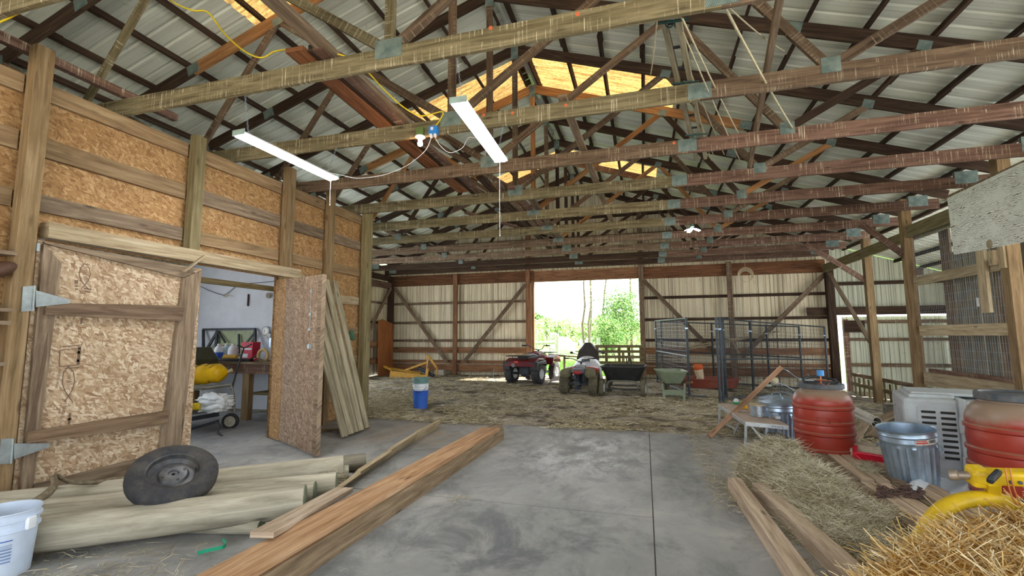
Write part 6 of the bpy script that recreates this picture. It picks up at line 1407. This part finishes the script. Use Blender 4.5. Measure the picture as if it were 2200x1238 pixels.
# cart with the yellow bag, plastic sack and mower wheel
t = thing('garden_cart', 'old two-decked cart with a lawnmower wheel inside the workshop', 'cart', (-6.6, 5.7, 0))
FR = plain('cart_metal', (150, 148, 136), .6, .3, .15, 12, .4, (96, 84, 70))
mb = MB(); mb.tube([PY(380, 838, 5.5), PY(455, 832, 5.75), PY(497, 826, 5.85), PY(502, 850, 5.85), PY(504, 888, 5.85)], .018, 8); L(mb.xf(Matrix.Translation(-t.location)), 'top_rail', FR, smooth=.8)
mb = MB(); mb.tube([PY(380, 890, 5.5), PY(420, 888, 5.55), PY(505, 872, 5.85)], .018, 8); L(mb.xf(Matrix.Translation(-t.location)), 'lower_rail', FR, smooth=.8)
mb = MB(); mb.prism([(0, 0), (.9, .0), (.9, .6), (0, .6)], .02, (-7.45, 5.55, .60), (1, .12, 0), (-.1, 1, 0)); L(mb.xf(Matrix.Translation(-t.location)), 'deck', FR)
mb = MB(); mb.prism([(0, 0), (.95, .0), (.95, .6), (0, .6)], .02, (-7.45, 5.3, .30), (1, .12, 0), (-.1, 1, 0)); L(mb.xf(Matrix.Translation(-t.location)), 'deck', FR)
mb = MB(); mb.beam(PY(385, 905, 5.4), PY(470, 890, 5.7), .05, .06); mb.beam(PY(400, 925, 5.4), PY(470, 905, 5.6), .03, .04); L(mb.xf(Matrix.Translation(-t.location)), 'frame_bar', BLACKM)
mb = MB(); mb.tube(smooth_path([PY(462, 905, 5.55), PY(472, 915, 5.5), PY(468, 928, 5.45), PY(478, 938, 5.4)]), .014, 6); L(mb.xf(Matrix.Translation(-t.location)), 'kick_stand', BLACKM)
mb = MB(); mb.tube([PY(392, 900, 5.2), PY(390, 958, 5.05)], [.06, .04], 10); L(mb.xf(Matrix.Translation(-t.location)), 'front_leg', BLACKM)
q = PY(495, 905, 5.9); M = Matrix.Translation(q) @ rotto(V((.45, -.9, 0)))
mb = MB(); mb.lathe([(.08, -.025), (.1, -.03), (.118, -.02), (.12, 0), (.118, .02), (.1, .03), (.08, .025)], 36, M); mb.build('mower_tire', RUBBER, t, smooth=.7)
mb = MB(); mb.lathe([(.085, .026), (.07, .014), (.03, .018), (.02, .03), (0, .03)], 30, M); mb.build('mower_hub', plain('hub_cream', (176, 172, 156), .6, 0, .1, 14), t, smooth=.5)
mb = MB(); mb.tube([PY(497, 838, 5.85), PY(520, 760, 6.2), PY(524, 748, 6.25), PY(510, 742, 6.2)], .014, 8); mb.tube([PY(524, 748, 6.25), PY(540, 740, 6.2)], .014, 8); mb.build('push_handle', BLACKM, t, smooth=.8)
tb = thing('yellow_sack', 'bulging yellow plastic sack lying on the upper deck of the cart', 'sack', tuple(PY(440, 830, 5.75)))
a, b = PY(345, 812, 5.5), PY(490, 800, 5.95); d = (b-a).normalized(); mb = MB(); Ls = (b-a).length
pts = [a+d*Ls*k/24 for k in range(25)]; mb.tube(pts, [.155*(1-.9*(k/24)**16)*(1+.06*math.sin(k*1.3)) if k < 24 else .03 for k in range(25)], 24); mb.build('bag', plain('yellow_bag', (232, 184, 16), .35, 0, .06, 5), tb, smooth=1)
mb = MB()
for k in range(5):
    f = .3+.13*k; c = a+d*Ls*f
    for (th0, th1) in ((.6, 1.5), (-.9, -.2)):
        mb.tube([c+d*.09*(i/6)*(1 if th0 > 0 else -1)+V((0, -math.cos(th0+(th1-th0)*i/6), math.sin(th0+(th1-th0)*i/6)))*.160 for i in range(7)], .005, 5)
mb.build('dark_stripe', plain('stripe_brown', (92, 70, 20), .6), tb)
mb = MB(); mb.tube([b-d*.02, b+d*.06+V((0, 0, .03))], [.02, .03], 8); mb.build('tied_end', plain('twine_tie', (216, 206, 160), .7), tb)
tag(sack('grocery_bag', '', '', tuple(PY(462, 880, 5.6)+V((0, 0, -.03))), .24, .16, .13, .1, plain('white_film', (226, 230, 232), .35, 0, .06, 9), 5, .35), 'white plastic grocery bag stuffed and lying on the lower deck of the cart', 'bag')
mb = MB(); a, b = PY(408, 874, 5.4), PY(432, 874, 5.45); mb.tube([a.lerp(b, k/16) for k in range(17)], [.055 if k % 2 else .048 for k in range(17)], 16); tag(mb.build('yellow_hose', plain('hose_yellow', (214, 184, 30), .5), smooth=.3), 'ribbed yellow hose beside the white grocery bag', 'hose')
mb = MB(); q = PY(420, 775, 6.1); mb.prism([(-.3, -.1), (-.3, .22), (.1, .22), (.26, .02), (.26, -.1)], .4, q, (1, 0, 0), (0, 0, 1)); tag(mb.build('dark_tool_chest', plain('chest_green', (72, 72, 52), .7), bevel=.01), 'dark olive chest behind the yellow sack', 'chest')
mb = MB(); q = PY(395, 870, 5.3); mb.lathe([(0, 0), (.1, 0), (.12, .16), (.11, .16), (.09, .01), (0, .01)], 20, Matrix.Translation(q-V((.05, 0, .1)))); tag(mb.build('old_pot', BLACKM, smooth=.5), 'dark pot on the lower deck beside the door edge', 'pot')

# ============================================================ OUTSIDE THE BACK DOOR
def tree(label, base, h, seed, leafn, leafs, mat, crown, lean=(0, 0), r=.12, name='tree', nbr=14, bare=False, bmat=None):
    rr = random.Random(seed); base = V(base); t = thing(name, label, 'tree', tuple(base), group='trees beyond the yard'); mb = MB(); tips = []
    top = base+V((lean[0], lean[1], h)); N = 8
    tr = [base.lerp(top, k/N)+V((rr.uniform(-.04, .04)*h*.3, rr.uniform(-.04, .04)*h*.3, 0))*(0 if k == 0 else 1) for k in range(N+1)]
    mb.tube(tr, [r*(1-.85*k/N) for k in range(N+1)], 7)
    for k in range(nbr):
        f = crown[0]+(1-crown[0])*rr.random()**.8; p = base.lerp(top, f); a = rr.random()*6.28; ln = crown[1]*(1.1-f*.6)*rr.uniform(.5, 1.1)
        d = V((math.cos(a), math.sin(a), rr.uniform(.1, .9))).normalized(); q = p+d*ln; m_ = p.lerp(q, .5)+V((0, 0, .08*ln)); mb.tube([p, m_, q], [r*.35*(1-f*.6), r*.22*(1-f*.6), r*.08], 5); tips += [m_, q]
        for _ in range(2):
            b2 = (d+V((rr.uniform(-.8, .8), rr.uniform(-.8, .8), rr.uniform(-.2, .6)))).normalized(); e = m_+b2*ln*.5; mb.tube([m_, e], [r*.14, r*.05], 4); tips.append(e)
    mb.build('trunk', bmat or BARK, t, smooth=1)
    if leafn:
        mb = MB()
        for _ in range(leafn):
            c = rr.choice(tips)+V((rr.gauss(0, 1), rr.gauss(0, 1), rr.gauss(0, .8)))*crown[1]*.22; a = V((rr.gauss(0, 1), rr.gauss(0, 1), rr.gauss(0, 1))).normalized(); b = a.orthogonal().normalized(); s_ = leafs*rr.uniform(.6, 1.3); u_ = rr.random()
            mb.face([c-a*s_, c+b*s_*.4, c+a*s_, c-b*s_*.4], [(u_, .5)]*4)
        mb.build('crown', mat, t)
    return t
def at(px, y, z=-.1): q = PY(px, 700, y); q.z = z; return q
tree('broad green bush-like tree at the right of the door view', at(1352, 24.5), 3.4, 1, 6500, .065, LEAF, (.25, 1.5), (-.4, 0), .09, 'green_tree', 26)
tree('low green shrub leaning left in front of the leafy tree', at(1325, 22.5), 1.9, 2, 5000, .055, LEAF, (.3, .95), (-.5, 0), .05, 'green_shrub', 18)
for k, (px, y, h, ln, l) in enumerate(((1250, 27, 8.5, .3, 'slim bare tree left of centre in the door view'), (1262, 29, 9, .5, 'thin bare tree next to the slim one'), (1268, 31, 6.5, .1, 'short thin bare tree in the middle of the door view'), (1280, 27, 8, 1.2, 'forked bare tree leaning right in the door view'), (1358, 26, 9, .1, 'tall sparse tree at the right jamb of the door view'))):
    tree(l, at(px, y), h, 20+k, 260 if k != 4 else 1600, .06, LEAFP, (.35, 1.6), (ln, 0), .085, 'bare_tree', 12)
for k in range(12):
    y = 62+6*(k % 3); px = 1128+k*23; tree(f'{ORD[k]} haze-paled green tree of the distant tree line, counting from the left', at(px, y, -.5), 3.3+.8*((k*7) % 5)/4, 40+k, 1100, .26, LEAFP, (.12, 1.7), (0, 0), .12, 'distant_tree', 12)
tree('dark round tree top rising above the distant tree line on the left', at(1156, 90, -.5), 5.6, 70, 900, .3, LEAF, (.6, 1.4), (0, 0), .2, 'distant_tree', 10)
# gate and fence
GP = plain('gate_grey', (150, 152, 150), .7, 0, .1)
for k, (px, y, z1, r, l) in enumerate(((1152, 22, 1.7, .08, 'grey fence post at the left of the door view'), (1196, 20.5, 1.35, .10, 'pale gate post in the middle of the fence'), (1181, 23.5, 1.6, .05, 'thin fence post behind the gate'), (1285, 22, 1.30, .09, 'pale round fence post right of the snowmobile'), (1337, 19.2, .75, .06, 'short dark stake behind the upright pallet'))):
    q = at(px, y, -.08); mb = MB(); mb.tube([q, V((q.x, q.y, z1))], r, 10); tag(mb.build('fence_post', GP if k != 4 else W_DARK, smooth=.8), l, 'post', 'fence posts in the yard')
a, b = PY(1150, 737, 21.2), PY(1196, 736, 20.6); mb = MB(); mb.tube([a, b], .07, 10); tag(mb.build('gate_rail', GP, smooth=.8), 'pale horizontal rail between the gate posts', 'rail')
mb = MB(); mb.tube([PY(1163, 739, 21), PY(1225, 768, 20.4)], .03, 8); tag(mb.build('brace_rail', GP), 'thin pole slanting down from the pale gate rail', 'pole')
mb = MB()
for z in (.3, .6, .9): mb.tube(sag((-2.6, 22, z), (3, 22.4, z), .03), .012, 4)
tag(mb.build('fence_wire', GP), 'sagging fence wires across the yard', 'wire')
q = PY(1208, 742, 34); mb = MB(); mb.ball((q.x, q.y, .4), 1.0, .8, .95, n=24); tag(mb.build('round_bale', plain('bale_grey', (176, 170, 162), .9, 0, .2, 5), smooth=1), 'weathered round bale in the field behind the gate', 'bale')
def gp_(r):
    y = 16.5+10*r.random()**1.5; return V((r.uniform(-8, 3), y, -.05+.06*noise2(0, 0, 3))), V((0, 0, 1))
mb = MB(); blades(mb, 14000, gp_, lambda r: r.uniform(.1, .34), .006, 31, 1.6, .4); tag(mb.build('yard_grass', GRASS), 'tall green grass growing in the yard behind the door', 'grass', kind='stuff')
